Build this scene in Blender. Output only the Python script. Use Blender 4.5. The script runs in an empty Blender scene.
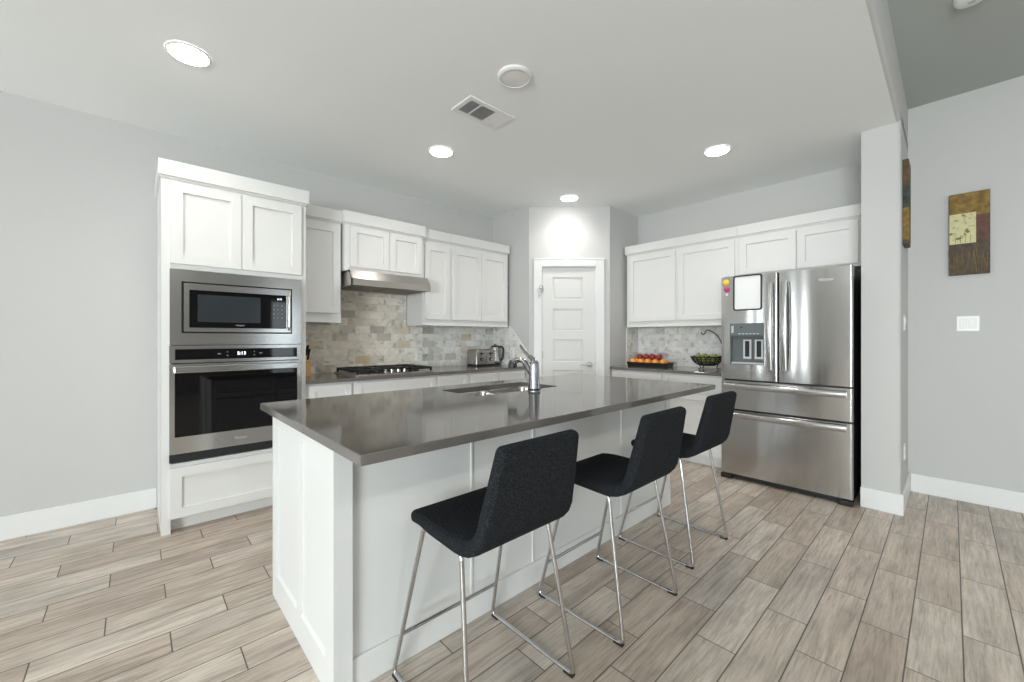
import bpy, bmesh, math, random
from mathutils import Vector, Matrix
random.seed(7)
PI = math.pi
SC = bpy.context.scene
COL = SC.collection

# ------------------------------------------------------------------ camera
YAW = 0.82347
HEAD = 1.24
cd = bpy.data.cameras.new('camera')
cam = bpy.data.objects.new('camera', cd)
COL.objects.link(cam)
cam.location = (0, 0, HEAD)
cam.rotation_euler = (PI / 2, 0, YAW - PI / 2)
cd.sensor_width = 36
cd.lens = 36 * 407.1 / 1024
cd.shift_y = -3.1 / 1024
cd.clip_start = 0.02
SC.camera = cam

# ------------------------------------------------------------------ world, exposure
w = bpy.data.worlds.new('world')
SC.world = w
w.use_nodes = True
bg = w.node_tree.nodes['Background']
bg.inputs[0].default_value = (0.80, 0.90, 1.0, 1)
bg.inputs[1].default_value = 2.0
SC.view_settings.view_transform = 'Standard'
SC.view_settings.look = 'None'
SC.view_settings.gamma = 1
SC.view_settings.use_curve_mapping = False
SC.view_settings.exposure = 0.38
try:
    SC.cycles.use_denoising = True
    SC.cycles.max_bounces = 10
    SC.cycles.diffuse_bounces = 7
    SC.cycles.sample_clamp_indirect = 6
except Exception:
    pass


def area(name, loc, rot, sx, sy, power, col=(1, 1, 1), spread=PI):
    l = bpy.data.lights.new(name, 'AREA')
    l.shape = 'RECTANGLE'
    l.size, l.size_y = sx, sy
    l.energy = power
    l.color = col
    l.spread = spread
    o = bpy.data.objects.new(name, l)
    COL.objects.link(o)
    o.location = loc
    o.rotation_euler = rot
    return o


# daylight outside the living-room windows (behind the camera)
DAY = (0.95, 0.972, 1.0)
area('daylight_patio', (-3.4, -5.12, 1.15), (PI / 2, 0, 0), 0.95, 2.1, 8, DAY)
area('daylight_window', (-1.4, -5.12, 1.45), (PI / 2, 0, 0), 1.9, 1.5, 10, DAY)
area('daylight_window_b', (2.8, -5.12, 1.45), (PI / 2, 0, 0), 0.6, 1.5, 6, DAY)
for _y in (2.86, 3.60):  # narrow lights added to make upright streaks in the refrigerator steel
    area('added_streak_light', (-4.62, _y, 1.15), (PI / 2, 0, -PI / 2), 0.2, 2.0, 16, DAY)
area('daylight_side', (-4.62, -1.5, 1.4), (PI / 2, 0, -PI / 2), 2.3, 1.7, 345, DAY)

# ------------------------------------------------------------------ materials
def new_mat(name):
    m = bpy.data.materials.new(name)
    m.use_nodes = True
    nt = m.node_tree
    b = nt.nodes['Principled BSDF']
    return m, nt, b


def N(nt, t, **kw):
    n = nt.nodes.new(t)
    for k, v in kw.items():
        setattr(n, k, v)
    return n


def L(nt, a, b):
    nt.links.new(a, b)


def math_n(nt, op, a, b=None):
    n = N(nt, 'ShaderNodeMath', operation=op)
    for i, v in enumerate((a, b)):
        if v is None:
            continue
        if isinstance(v, (int, float)):
            n.inputs[i].default_value = v
        else:
            L(nt, v, n.inputs[i])
    return n.outputs[0]


def bump(nt, b, height, strength, dist=0.001):
    bn = N(nt, 'ShaderNodeBump')
    bn.inputs['Strength'].default_value = strength
    bn.inputs['Distance'].default_value = dist
    L(nt, height, bn.inputs['Height'])
    L(nt, bn.outputs[0], b.inputs['Normal'])


def plain(name, col, rough=0.5, metal=0.0, noise=0.03, scale=30, bmp=0.0, spec=None, coat=0):
    """Principled colour with a slight procedural variation."""
    m, nt, b = new_mat(name)
    tc = N(nt, 'ShaderNodeTexCoord')
    nz = N(nt, 'ShaderNodeTexNoise')
    nz.inputs['Scale'].default_value = scale
    nz.inputs['Detail'].default_value = 3
    L(nt, tc.outputs['Object'], nz.inputs['Vector'])
    mx = N(nt, 'ShaderNodeMix', data_type='RGBA')
    mx.inputs['A'].default_value = (*[c * (1 - noise) for c in col], 1)
    mx.inputs['B'].default_value = (*[min(1, c * (1 + noise)) for c in col], 1)
    L(nt, nz.outputs[0], mx.inputs['Factor'])
    L(nt, mx.outputs['Result'], b.inputs['Base Color'])
    b.inputs['Roughness'].default_value = rough
    b.inputs['Metallic'].default_value = metal
    if spec is not None:
        b.inputs['Specular IOR Level'].default_value = spec
    if coat:
        b.inputs['Coat Weight'].default_value = coat
        b.inputs['Coat Roughness'].default_value = 0.05
    if bmp:
        bump(nt, b, nz.outputs[0], bmp)
    return m


def brushed(name, col, rough=0.27, axis='z', aniso=0.6):
    """Brushed steel; streaks along the given local axis."""
    m, nt, b = new_mat(name)
    tc = N(nt, 'ShaderNodeTexCoord')
    mp = N(nt, 'ShaderNodeMapping')
    s = {'z': (160, 160, 1.2), 'x': (1.2, 160, 160), 'y': (160, 1.2, 160)}[axis]
    mp.inputs['Scale'].default_value = s
    L(nt, tc.outputs['Object'], mp.inputs[0])
    nz = N(nt, 'ShaderNodeTexNoise')
    nz.inputs['Scale'].default_value = 1
    nz.inputs['Detail'].default_value = 4
    L(nt, mp.outputs[0], nz.inputs['Vector'])
    mr = N(nt, 'ShaderNodeMapRange')
    mr.inputs['To Min'].default_value = rough - 0.02
    mr.inputs['To Max'].default_value = rough + 0.03
    L(nt, nz.outputs[0], mr.inputs[0])
    L(nt, mr.outputs[0], b.inputs['Roughness'])
    mx = N(nt, 'ShaderNodeMix', data_type='RGBA')
    mx.inputs['A'].default_value = (*[c * .975 for c in col], 1)
    mx.inputs['B'].default_value = (*[min(1, c * 1.02) for c in col], 1)
    L(nt, nz.outputs[0], mx.inputs['Factor'])
    L(nt, mx.outputs['Result'], b.inputs['Base Color'])
    b.inputs['Metallic'].default_value = 1
    b.inputs['Anisotropic'].default_value = aniso
    b.inputs['Anisotropic Rotation'].default_value = 0.25
    return m


def laid(name, bw, bh, shift, ou, ov, mortar):
    """Node tree that lays bw x bh pieces; returns mat, nt, bsdf, random value, random colour, mortar mask, uv."""
    m, nt, b = new_mat(name)
    uv = N(nt, 'ShaderNodeUVMap')
    sp = N(nt, 'ShaderNodeSeparateXYZ')
    L(nt, uv.outputs[0], sp.inputs[0])
    v = math_n(nt, 'DIVIDE', math_n(nt, 'SUBTRACT', sp.outputs[1], ov), bh)
    row = math_n(nt, 'FLOOR', v)
    u = math_n(nt, 'DIVIDE', math_n(nt, 'SUBTRACT', math_n(nt, 'SUBTRACT', sp.outputs[0], ou),
                                    math_n(nt, 'MULTIPLY', row, shift)), bw)
    colm = math_n(nt, 'FLOOR', u)
    fu = math_n(nt, 'SUBTRACT', u, colm)
    fv = math_n(nt, 'SUBTRACT', v, row)
    cb = N(nt, 'ShaderNodeCombineXYZ')
    L(nt, row, cb.inputs[0])
    L(nt, colm, cb.inputs[1])
    wn = N(nt, 'ShaderNodeTexWhiteNoise', noise_dimensions='3D')
    L(nt, cb.outputs[0], wn.inputs['Vector'])
    eu = math_n(nt, 'MULTIPLY', math_n(nt, 'MINIMUM', fu, math_n(nt, 'SUBTRACT', 1.0, fu)), bw)
    ev = math_n(nt, 'MULTIPLY', math_n(nt, 'MINIMUM', fv, math_n(nt, 'SUBTRACT', 1.0, fv)), bh)
    e = math_n(nt, 'MINIMUM', eu, ev)
    mr = N(nt, 'ShaderNodeMapRange')
    mr.inputs['From Min'].default_value = mortar * 0.4
    mr.inputs['From Max'].default_value = mortar * 1.0
    mr.inputs['To Min'].default_value = 1
    mr.inputs['To Max'].default_value = 0
    L(nt, e, mr.inputs[0])
    return m, nt, b, wn.outputs['Value'], wn.outputs['Color'], mr.outputs[0], uv.outputs[0]


def ramp(nt, fac, stops):
    r = N(nt, 'ShaderNodeValToRGB')
    el = r.color_ramp.elements
    while len(el) < len(stops):
        el.new(0.5)
    for e, (p, c) in zip(el, stops):
        e.position = p
        e.color = (*c, 1)
    L(nt, fac, r.inputs[0])
    return r.outputs[0]


def mixc(nt, fac, a, b, mode='MIX'):
    mx = N(nt, 'ShaderNodeMix', data_type='RGBA', blend_type=mode)
    for k, v in (('Factor', fac), ('A', a), ('B', b)):
        if isinstance(v, (int, float)):
            mx.inputs[k].default_value = v
        elif isinstance(v, tuple):
            mx.inputs[k].default_value = (*v, 1)
        else:
            L(nt, v, mx.inputs[k])
    return mx.outputs['Result']


def floor_material():
    m, nt, b, rv, rc, mask, uv = laid('wood_look_tile', 0.606, 0.1515, 0.202, 0.311, 2.771 - 0.0757, 0.0032)
    off = N(nt, 'ShaderNodeVectorMath', operation='SCALE')
    L(nt, rc, off.inputs[0])
    off.inputs['Scale'].default_value = 37
    ad = N(nt, 'ShaderNodeVectorMath', operation='ADD')
    L(nt, uv, ad.inputs[0])
    L(nt, off.outputs[0], ad.inputs[1])
    mp = N(nt, 'ShaderNodeMapping')
    mp.inputs['Scale'].default_value = (1.3, 17, 1)
    L(nt, ad.outputs[0], mp.inputs[0])
    n1 = N(nt, 'ShaderNodeTexNoise')
    n1.inputs['Scale'].default_value = 1.6
    n1.inputs['Detail'].default_value = 7
    n1.inputs['Roughness'].default_value = 0.62
    n1.inputs['Distortion'].default_value = 1.1
    L(nt, mp.outputs[0], n1.inputs['Vector'])
    mp2 = N(nt, 'ShaderNodeMapping')
    mp2.inputs['Scale'].default_value = (3.0, 9, 1)
    L(nt, ad.outputs[0], mp2.inputs[0])
    n2 = N(nt, 'ShaderNodeTexNoise')
    n2.inputs['Scale'].default_value = 1.0
    n2.inputs['Detail'].default_value = 5
    L(nt, mp2.outputs[0], n2.inputs['Vector'])
    base = ramp(nt, rv, [(0.0, (0.49, 0.41, 0.345)), (0.35, (0.575, 0.495, 0.425)), (0.7, (0.64, 0.57, 0.50)),
                         (1.0, (0.51, 0.46, 0.41))])
    st = ramp(nt, n1.outputs[0], [(0.28, (0.62, 0.59, 0.57)), (0.47, (0.92, 0.91, 0.90)), (0.62, (1.05, 1.05, 1.05)),
                                  (0.8, (0.8, 0.78, 0.76))])
    c = mixc(nt, 1.0, base, st, 'MULTIPLY')
    mp3 = N(nt, 'ShaderNodeMapping')
    mp3.inputs['Scale'].default_value = (7, 110, 1)
    L(nt, ad.outputs[0], mp3.inputs[0])
    n3 = N(nt, 'ShaderNodeTexNoise')
    n3.inputs['Scale'].default_value = 1.0
    n3.inputs['Detail'].default_value = 6
    n3.inputs['Roughness'].default_value = 0.7
    n3.inputs['Distortion'].default_value = 0.6
    L(nt, mp3.outputs[0], n3.inputs['Vector'])
    grain = ramp(nt, n3.outputs[0], [(0.34, (0.66, 0.64, 0.62)), (0.5, (0.98, 0.98, 0.98)), (0.64, (1.12, 1.12, 1.12))])
    c = mixc(nt, 0.8, c, grain, 'MULTIPLY')
    bl = ramp(nt, n2.outputs[0], [(0.3, (0.72, 0.71, 0.70)), (0.55, (1, 1, 1)), (0.75, (1.12, 1.10, 1.08))])
    c = mixc(nt, 0.85, c, bl, 'MULTIPLY')
    c = mixc(nt, mask, c, (0.10, 0.085, 0.07))
    L(nt, c, b.inputs['Base Color'])
    mr = N(nt, 'ShaderNodeMapRange')
    mr.inputs['To Min'].default_value = 0.30
    mr.inputs['To Max'].default_value = 0.50
    L(nt, n1.outputs[0], mr.inputs[0])
    L(nt, mr.outputs[0], b.inputs['Roughness'])
    h = math_n(nt, 'SUBTRACT', math_n(nt, 'MULTIPLY', n1.outputs[0], 0.25), mask)
    bump(nt, b, h, 0.35, 0.0012)
    return m


def tile_material(name, warm):
    m, nt, b, rv, rc, mask, uv = laid(name, 0.148, 0.074, 0.074, 0.02, 0.914, 0.0016)
    off = N(nt, 'ShaderNodeVectorMath', operation='SCALE')
    L(nt, rc, off.inputs[0])
    off.inputs['Scale'].default_value = 23
    ad = N(nt, 'ShaderNodeVectorMath', operation='ADD')
    L(nt, uv, ad.inputs[0])
    L(nt, off.outputs[0], ad.inputs[1])
    n1 = N(nt, 'ShaderNodeTexNoise')
    n1.inputs['Scale'].default_value = 11
    n1.inputs['Detail'].default_value = 6
    n1.inputs['Distortion'].default_value = 0.8
    L(nt, ad.outputs[0], n1.inputs['Vector'])
    base = ramp(nt, rv, [(0.0, (0.50, 0.49, 0.48)), (0.08, (0.68, 0.67, 0.65)), (0.3, (0.80, 0.79, 0.765)),
                         (0.6, (0.86, 0.85, 0.825)), (0.9, (0.90, 0.89, 0.875)), (0.97, (0.68, 0.58, 0.42)), (1.0, (0.76, 0.76, 0.75))])
    if warm:
        # creamy stone round the cooktop, greyer towards the far end
        sp = N(nt, 'ShaderNodeSeparateXYZ')
        L(nt, uv, sp.inputs[0])
        mr = N(nt, 'ShaderNodeMapRange')
        mr.inputs['From Min'].default_value = 1.7
        mr.inputs['From Max'].default_value = 2.5
        L(nt, sp.outputs[0], mr.inputs[0])
        tint = mixc(nt, mr.outputs[0], (1.0, 0.93, 0.82), (0.97, 0.98, 0.97))
        base = mixc(nt, 1.0, base, tint, 'MULTIPLY')
    else:
        base = mixc(nt, 0.6, base, (0.80, 0.80, 0.80))
    vein = ramp(nt, n1.outputs[0], [(0.30, (0.52, 0.49, 0.45)), (0.43, (0.90, 0.89, 0.87)), (0.6, (1.04, 1.04, 1.04))])
    c = mixc(nt, 0.9, base, vein, 'MULTIPLY')
    c = mixc(nt, mask, c, (0.60, 0.59, 0.56))
    L(nt, c, b.inputs['Base Color'])
    b.inputs['Roughness'].default_value = 0.35
    bump(nt, b, math_n(nt, 'MULTIPLY', mask, -1.0), 0.3, 0.001)
    return m


def fabric_material():
    m, nt, b = new_mat('charcoal_wool')
    tc = N(nt, 'ShaderNodeTexCoord')
    n1 = N(nt, 'ShaderNodeTexNoise')
    n1.inputs['Scale'].default_value = 420
    n1.inputs['Detail'].default_value = 2
    L(nt, tc.outputs['Object'], n1.inputs['Vector'])
    n2 = N(nt, 'ShaderNodeTexNoise')
    n2.inputs['Scale'].default_value = 210
    n2.inputs['Detail'].default_value = 3
    L(nt, tc.outputs['Object'], n2.inputs['Vector'])
    f = math_n(nt, 'ADD', math_n(nt, 'MULTIPLY', n1.outputs[0], 0.55), math_n(nt, 'MULTIPLY', n2.outputs[0], 0.45))
    c = ramp(nt, f, [(0.35, (0.005, 0.006, 0.0075)), (0.52, (0.013, 0.0145, 0.017)), (0.66, (0.046, 0.050, 0.056))])
    L(nt, c, b.inputs['Base Color'])
    b.inputs['Roughness'].default_value = 0.95
    b.inputs['Specular IOR Level'].default_value = 0.15
    bump(nt, b, n1.outputs[0], 0.4, 0.0008)
    return m


def painting_material(name, kind):
    """Rust, ochre and brown colour fields with dry-brush stalks (UV in metres, origin lower left)."""
    m, nt, b = new_mat(name)
    tc = N(nt, 'ShaderNodeUVMap')
    mp = N(nt, 'ShaderNodeMapping')
    L(nt, tc.outputs[0], mp.inputs[0])
    nz = N(nt, 'ShaderNodeTexNoise')
    nz.inputs['Scale'].default_value = 26
    nz.inputs['Detail'].default_value = 5
    L(nt, mp.outputs[0], nz.inputs['Vector'])
    if kind == 'ochre':
        c = ramp(nt, nz.outputs[0], [(0.3, (0.10, 0.055, 0.012)), (0.5, (0.21, 0.125, 0.017)), (0.7, (0.30, 0.20, 0.03))])
    elif kind == 'cream':
        c = ramp(nt, nz.outputs[0], [(0.36, (0.18, 0.16, 0.07)), (0.42, (0.60, 0.56, 0.30)), (0.7, (0.66, 0.63, 0.36))])
    elif kind == 'rust':
        c = ramp(nt, nz.outputs[0], [(0.3, (0.07, 0.026, 0.02)), (0.6, (0.14, 0.052, 0.034)), (0.8, (0.21, 0.085, 0.045))])
    elif kind == 'brown':
        c = ramp(nt, nz.outputs[0], [(0.3, (0.05, 0.03, 0.012)), (0.6, (0.13, 0.075, 0.025)), (0.8, (0.20, 0.12, 0.03))])
    elif kind == 'teal':
        c = ramp(nt, nz.outputs[0], [(0.3, (0.01, 0.015, 0.015)), (0.6, (0.04, 0.06, 0.05)), (0.8, (0.10, 0.09, 0.04))])
    else:
        c = ramp(nt, nz.outputs[0], [(0.3, (0.035, 0.022, 0.015)), (0.55, (0.075, 0.05, 0.03)), (0.75, (0.14, 0.09, 0.04))])
    L(nt, c, b.inputs['Base Color'])
    b.inputs['Roughness'].default_value = 0.6
    bump(nt, b, nz.outputs[0], 0.3, 0.002)
    return m


def emit(name, col, strength):
    m, nt, b = new_mat(name)
    b.inputs['Base Color'].default_value = (0.1, 0.1, 0.1, 1)
    b.inputs['Emission Color'].default_value = (*col, 1)
    b.inputs['Emission Strength'].default_value = strength
    return m


def glass(name):
    """Thin window pane: mostly clear with a faint mirror gloss."""
    m = bpy.data.materials.new(name)
    m.use_nodes = True
    nt = m.node_tree
    nt.nodes.clear()
    out = N(nt, 'ShaderNodeOutputMaterial')
    mix = N(nt, 'ShaderNodeMixShader')
    mix.inputs[0].default_value = 0.06
    tr = N(nt, 'ShaderNodeBsdfTransparent')
    tr.inputs[0].default_value = (0.96, 0.98, 0.97, 1)
    gl = N(nt, 'ShaderNodeBsdfGlossy')
    gl.inputs['Roughness'].default_value = 0.02
    L(nt, tr.outputs[0], mix.inputs[1])
    L(nt, gl.outputs[0], mix.inputs[2])
    L(nt, mix.outputs[0], out.inputs[0])
    return m


M = dict(
    wall=plain('wall_paint', (0.58, 0.58, 0.575), 0.85, noise=0.012, scale=55, bmp=0.10, spec=0.2),
    reflect_wall=plain('taupe_reflection_wall', (0.24, 0.225, 0.21), 0.85, noise=0.02, scale=55, bmp=0.1, spec=0.2),  # unseen wall's dark tone, invented so the oven glass mirrors something dark
    ceil=plain('ceiling_paint', (0.905, 0.925, 0.93), 0.9, noise=0.015, scale=70, bmp=0.2, spec=0.1),
    hallceil=plain('shaded_living_ceiling', (0.46, 0.49, 0.475), 0.9, noise=0.015, scale=70, bmp=0.2, spec=0.1),  # dimmer light on the living-room ceiling is put into this darker grey
    trim=plain('white_trim_paint', (0.80, 0.81, 0.81), 0.4, noise=0.01),
    white=plain('white_cabinet_lacquer', (0.76, 0.76, 0.75), 0.38, noise=0.012, scale=8),
    island=plain('island_lacquer', (0.73, 0.735, 0.73), 0.38, noise=0.012, scale=8),
    maple=plain('raw_cabinet_side', (0.60, 0.50, 0.40), 0.6, noise=0.1),
    quartz=plain('grey_quartz', (0.135, 0.125, 0.114), 0.085, noise=0.10, scale=260, spec=0.8),
    steel=brushed('brushed_steel', (0.56, 0.56, 0.555), 0.19, 'x', 0.35),
    steelv=brushed('brushed_steel_upright', (0.56, 0.555, 0.55), 0.16, 'z', 0.85),
    toaster=plain('toaster_steel', (0.36, 0.33, 0.31), 0.3, 0.9, noise=0.04),
    nickel=plain('brushed_nickel', (0.52, 0.51, 0.50), 0.3, 1.0),
    chrome=plain('chrome', (0.62, 0.62, 0.63), 0.12, 1.0, noise=0.01),
    fchrome=plain('faucet_chrome', (0.34, 0.335, 0.36), 0.16, 1.0, noise=0.02),
    hoodsteel=brushed('hood_steel', (0.62, 0.585, 0.55), 0.3, 'x'),
    filter=plain('hood_filter', (0.30, 0.27, 0.24), 0.45, 0.8),
    bglass=plain('black_glass', (0.004, 0.004, 0.005), 0.04, noise=0.0, spec=0.35),
    wglass=plain('microwave_window', (0.030, 0.038, 0.042), 0.12, noise=0.1, scale=5, spec=0.4),
    black=plain('black_plastic', (0.012, 0.012, 0.013), 0.4),
    dark=plain('dark_grey_metal', (0.035, 0.036, 0.038), 0.45, 0.3),
    iron=plain('black_cast_iron', (0.012, 0.012, 0.012), 0.55, noise=0.2, scale=200, bmp=0.2),
    grey=plain('grey_plastic', (0.12, 0.14, 0.145), 0.35),
    lgrey=plain('light_grey_plastic', (0.55, 0.57, 0.57), 0.3),
    blue=emit('dispenser_glow', (0.25, 0.3, 1.0), 0.25),
    plate=plain('white_plastic', (0.82, 0.82, 0.81), 0.3, noise=0.01),
    door=plain('white_door_paint', (0.72, 0.72, 0.71), 0.42, noise=0.01),
    lens=emit('lamp_lens', (1.0, 0.97, 0.93), 26),
    clock=emit('clock_digits', (0.8, 0.85, 1.0), 3.0),
    dim=emit('dim_symbols', (0.7, 0.75, 0.8), 0.05),
    screen=emit('clock_screen', (0.10, 0.11, 0.16), 0.5),
    logo=plain('logo_silver', (0.75, 0.75, 0.76), 0.35, 0.6),
    board=plain('whiteboard', (0.83, 0.84, 0.84), 0.25, noise=0.01),
    fabric=fabric_material(),
    rubber=plain('black_rubber', (0.01, 0.01, 0.01), 0.7),
    wood=plain('pale_beech', (0.62, 0.38, 0.17), 0.5, noise=0.15, scale=14),
    orange=plain('orange_peel', (0.86, 0.34, 0.05), 0.42, noise=0.14, scale=60, bmp=0.15),
    apple=plain('red_apple_skin', (0.27, 0.028, 0.03), 0.3, noise=0.45, scale=24),
    pear=plain('green_pear_skin', (0.22, 0.24, 0.035), 0.4, noise=0.25, scale=40),
    stem=plain('brown_stem', (0.07, 0.04, 0.02), 0.8),
    yellow=plain('yellow_magnet', (0.85, 0.55, 0.05), 0.35),
    pink=plain('magenta_magnet', (0.50, 0.03, 0.16), 0.35),
    ochre=painting_material('ochre_field', 'ochre'),
    cream=painting_material('cream_field', 'cream'),
    rust=painting_material('rust_field', 'rust'),
    umber=painting_material('umber_field', 'umber'),
    teal=painting_material('teal_field', 'teal'),
    ochre2=painting_material('brown_field', 'brown'),
    straw=plain('straw_brushstroke', (0.22, 0.15, 0.06), 0.6, noise=0.2),
    ink=plain('ink_brushstroke', (0.05, 0.045, 0.02), 0.6),
    steelsink=plain('sink_steel', (0.62, 0.60, 0.57), 0.2, 1.0),
    clear=glass('window_glass'),
    floor=floor_material(),
    tilew=tile_material('warm_marble_tile', True),
    tilec=tile_material('pale_marble_tile', False),
)

# ------------------------------------------------------------------ mesh helpers
class MB:
    """Collects shapes into one bmesh."""

    def __init__(self):
        self.bm = bmesh.new()

    def quad(self, a, b, c, d):
        return self.bm.faces.new([self.bm.verts.new(p) for p in (a, b, c, d)])

    def box(self, x0, x1, y0, y1, z0, z1, bev=0.0, seg=2):
        t = bmesh.new()
        bmesh.ops.create_cube(t, size=1)
        for v in t.verts:
            v.co = ((x0 + x1) / 2 + v.co.x * (x1 - x0), (y0 + y1) / 2 + v.co.y * (y1 - y0), (z0 + z1) / 2 + v.co.z * (z1 - z0))
        if bev:
            bmesh.ops.bevel(t, geom=list(t.edges), offset=bev, segments=seg, affect='EDGES', profile=0.5)
        self.add(t)
        return self

    def add(self, t, mat=None):
        vs = {}
        for v in t.verts:
            vs[v] = self.bm.verts.new(mat @ v.co if mat else v.co)
        for f in t.faces:
            try:
                self.bm.faces.new([vs[v] for v in f.verts])
            except ValueError:
                pass
        t.free()
        return self

    def loft(self, loops, caps=True, closed=False):
        rows = [[self.bm.verts.new(p) for p in lp] for lp in loops]
        n = len(rows[0])
        rng = range(len(rows)) if closed else range(len(rows) - 1)
        for i in rng:
            a, b = rows[i], rows[(i + 1) % len(rows)]
            for j in range(n):
                k = (j + 1) % n
                self.bm.faces.new((a[j], a[k], b[k], b[j]))
        if caps and not closed:
            self.bm.faces.new(list(reversed(rows[0])))
            self.bm.faces.new(rows[-1])
        return self

    def lathe(self, prof, c=(0, 0, 0), n=32, axis='z', caps=True):
        loops = []
        for r, h in prof:
            lp = []
            for i in range(n):
                a = 2 * PI * i / n
                p = (r * math.cos(a), r * math.sin(a), h)
                if axis == 'y':
                    p = (p[0], p[2], -p[1])
                elif axis == 'x':
                    p = (p[2], p[0], p[1])
                lp.append((c[0] + p[0], c[1] + p[1], c[2] + p[2]))
            loops.append(lp)
        return self.loft(loops, caps)

    def tube(self, pts, r, n=10, closed=False):
        P = [Vector(p) for p in pts]
        m = len(P)
        rad = r if isinstance(r, (list, tuple)) else [r] * m
        T = []
        for i in range(m):
            if closed:
                t = (P[(i + 1) % m] - P[i - 1])
            else:
                t = P[min(i + 1, m - 1)] - P[max(i - 1, 0)]
            T.append(t.normalized())
        up = Vector((0, 0, 1)) if abs(T[0].z) < 0.9 else Vector((1, 0, 0))
        nrm = (up - T[0] * up.dot(T[0])).normalized()
        loops = []
        for i in range(m):
            if i:
                nrm = (nrm - T[i] * nrm.dot(T[i])).normalized()
            bi = T[i].cross(nrm)
            loops.append([P[i] + (nrm * math.cos(2 * PI * j / n) + bi * math.sin(2 * PI * j / n)) * rad[i] for j in range(n)])
        if closed:
            # parallel transport may twist the last ring; pick the best matching start
            best = min(range(n), key=lambda s: sum((loops[0][(j + s) % n] - loops[-1][j]).length for j in range(n)))
            rows = loops + [[loops[0][(j + best) % n] for j in range(n)]]
            return self.loft(rows, caps=False)
        return self.loft(loops)

    def frame(self, o, i, d0, d1, plane='xz'):
        """Rectangular ring: outer (a0,a1,b0,b1), inner, thickness d0..d1 along the third axis."""
        def P(a, b, d):
            return {'xz': (a, d, b), 'yz': (d, a, b), 'xy': (a, b, d)}[plane]
        def lp(r, d):
            return [P(r[0], r[2], d), P(r[1], r[2], d), P(r[1], r[3], d), P(r[0], r[3], d)]
        return self.loft([lp(o, d0), lp(i, d0), lp(i, d1), lp(o, d1)], caps=False, closed=True)

    def ring_loft(self, loops):
        return self.loft(loops, caps=False, closed=True)

    def extrude(self, poly, a0, a1, axis='x'):
        """Prism of a closed 2D outline along an axis."""
        def P(p, a):
            return {'x': (a, p[0], p[1]), 'y': (p[0], a, p[1]), 'z': (p[0], p[1], a)}[axis]
        return self.loft([[P(p, a0) for p in poly], [P(p, a1) for p in poly]])

    def shaker(self, x0, x1, z0, z1, y0, th, rail=0.058, dep=0.014):
        """Recessed-panel front: face at y0 (towards -y), back at y0+th."""
        s = 0.0012
        ch = 0.0015
        def lp(dx, y):
            return [(x0 + dx, y, z0 + dx), (x1 - dx, y, z0 + dx), (x1 - dx, y, z1 - dx), (x0 + dx, y, z1 - dx)]
        return self.loft([lp(0, y0 + th), lp(0, y0 + s), lp(s, y0), lp(rail, y0), lp(rail + ch, y0 + dep)])

    def build(self, name, mat, parent=None, smooth=False, subsurf=0, inv=None):
        bm = self.bm
        if inv is not None:
            bm.transform(inv)
        bmesh.ops.recalc_face_normals(bm, faces=list(bm.faces))
        uvl = bm.loops.layers.uv.new('UVMap')
        for f in bm.faces:
            n = f.normal
            a = max(range(3), key=lambda k: abs(n[k]))
            f.smooth = smooth
            for l in f.loops:
                c = l.vert.co
                l[uvl].uv = ((c.y, c.z), (c.x, c.z), (c.x, c.y))[a]
        me = bpy.data.meshes.new(name)
        bm.to_mesh(me)
        bm.free()
        me.materials.append(mat)
        o = bpy.data.objects.new(name, me)
        COL.objects.link(o)
        if parent is not None:
            o.parent = parent
        if subsurf:
            md = o.modifiers.new('s', 'SUBSURF')
            md.levels = md.render_levels = subsurf
        if smooth and not subsurf:
            try:
                me.set_sharp_from_angle(angle=math.radians(40))
            except Exception:
                pass
        return o


def tag(o, label, cat, group=None):
    o['label'] = label
    o['category'] = cat
    if group:
        o['group'] = group
    return o


def thing(name, label, cat, loc=(0, 0, 0), rotz=0.0, group=None):
    o = bpy.data.objects.new(name, None)
    o.empty_display_size = 0.05
    COL.objects.link(o)
    o.location = loc
    o.rotation_euler = (0, 0, rotz)
    return tag(o, label, cat, group)


def struct(o, label=None, cat=None):
    o['kind'] = 'structure'
    if label:
        tag(o, label, cat)
    return o


def dup(root, loc, rotz, label):
    r = root.copy()
    COL.objects.link(r)
    r.location = loc
    r.rotation_euler = (0, 0, rotz)
    r['label'] = label
    for ch in list(root.children):
        c = ch.copy()
        COL.objects.link(c)
        c.parent = r
        for g in list(ch.children):
            d = g.copy()
            COL.objects.link(d)
            d.parent = c
    return r


def fillet(pts, r, n=5, closed=False):
    P = [Vector(p) for p in pts]
    out = []
    m = len(P)
    for i in range(m):
        if not closed and i in (0, m - 1):
            out.append(P[i])
            continue
        a, b, c = P[i - 1], P[i], P[(i + 1) % m]
        u, v = (a - b), (c - b)
        k = min(r, u.length * .49, v.length * .49)
        p, q = b + u.normalized() * k, b + v.normalized() * k
        for j in range(n + 1):
            t = j / n
            out.append(p * (1 - t) ** 2 + b * 2 * t * (1 - t) + q * t * t)
    return out


def rrect(x0, x1, y0, y1, r, n=5):
    """Rounded rectangle outline, counter-clockwise, as 2D points."""
    pts = []
    for cx, cy, a in ((x1 - r, y0 + r, -PI / 2), (x1 - r, y1 - r, 0), (x0 + r, y1 - r, PI / 2), (x0 + r, y0 + r, PI)):
        for j in range(n + 1):
            t = a + PI / 2 * j / n
            pts.append((cx + r * math.cos(t), cy + r * math.sin(t)))
    return pts


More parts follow.
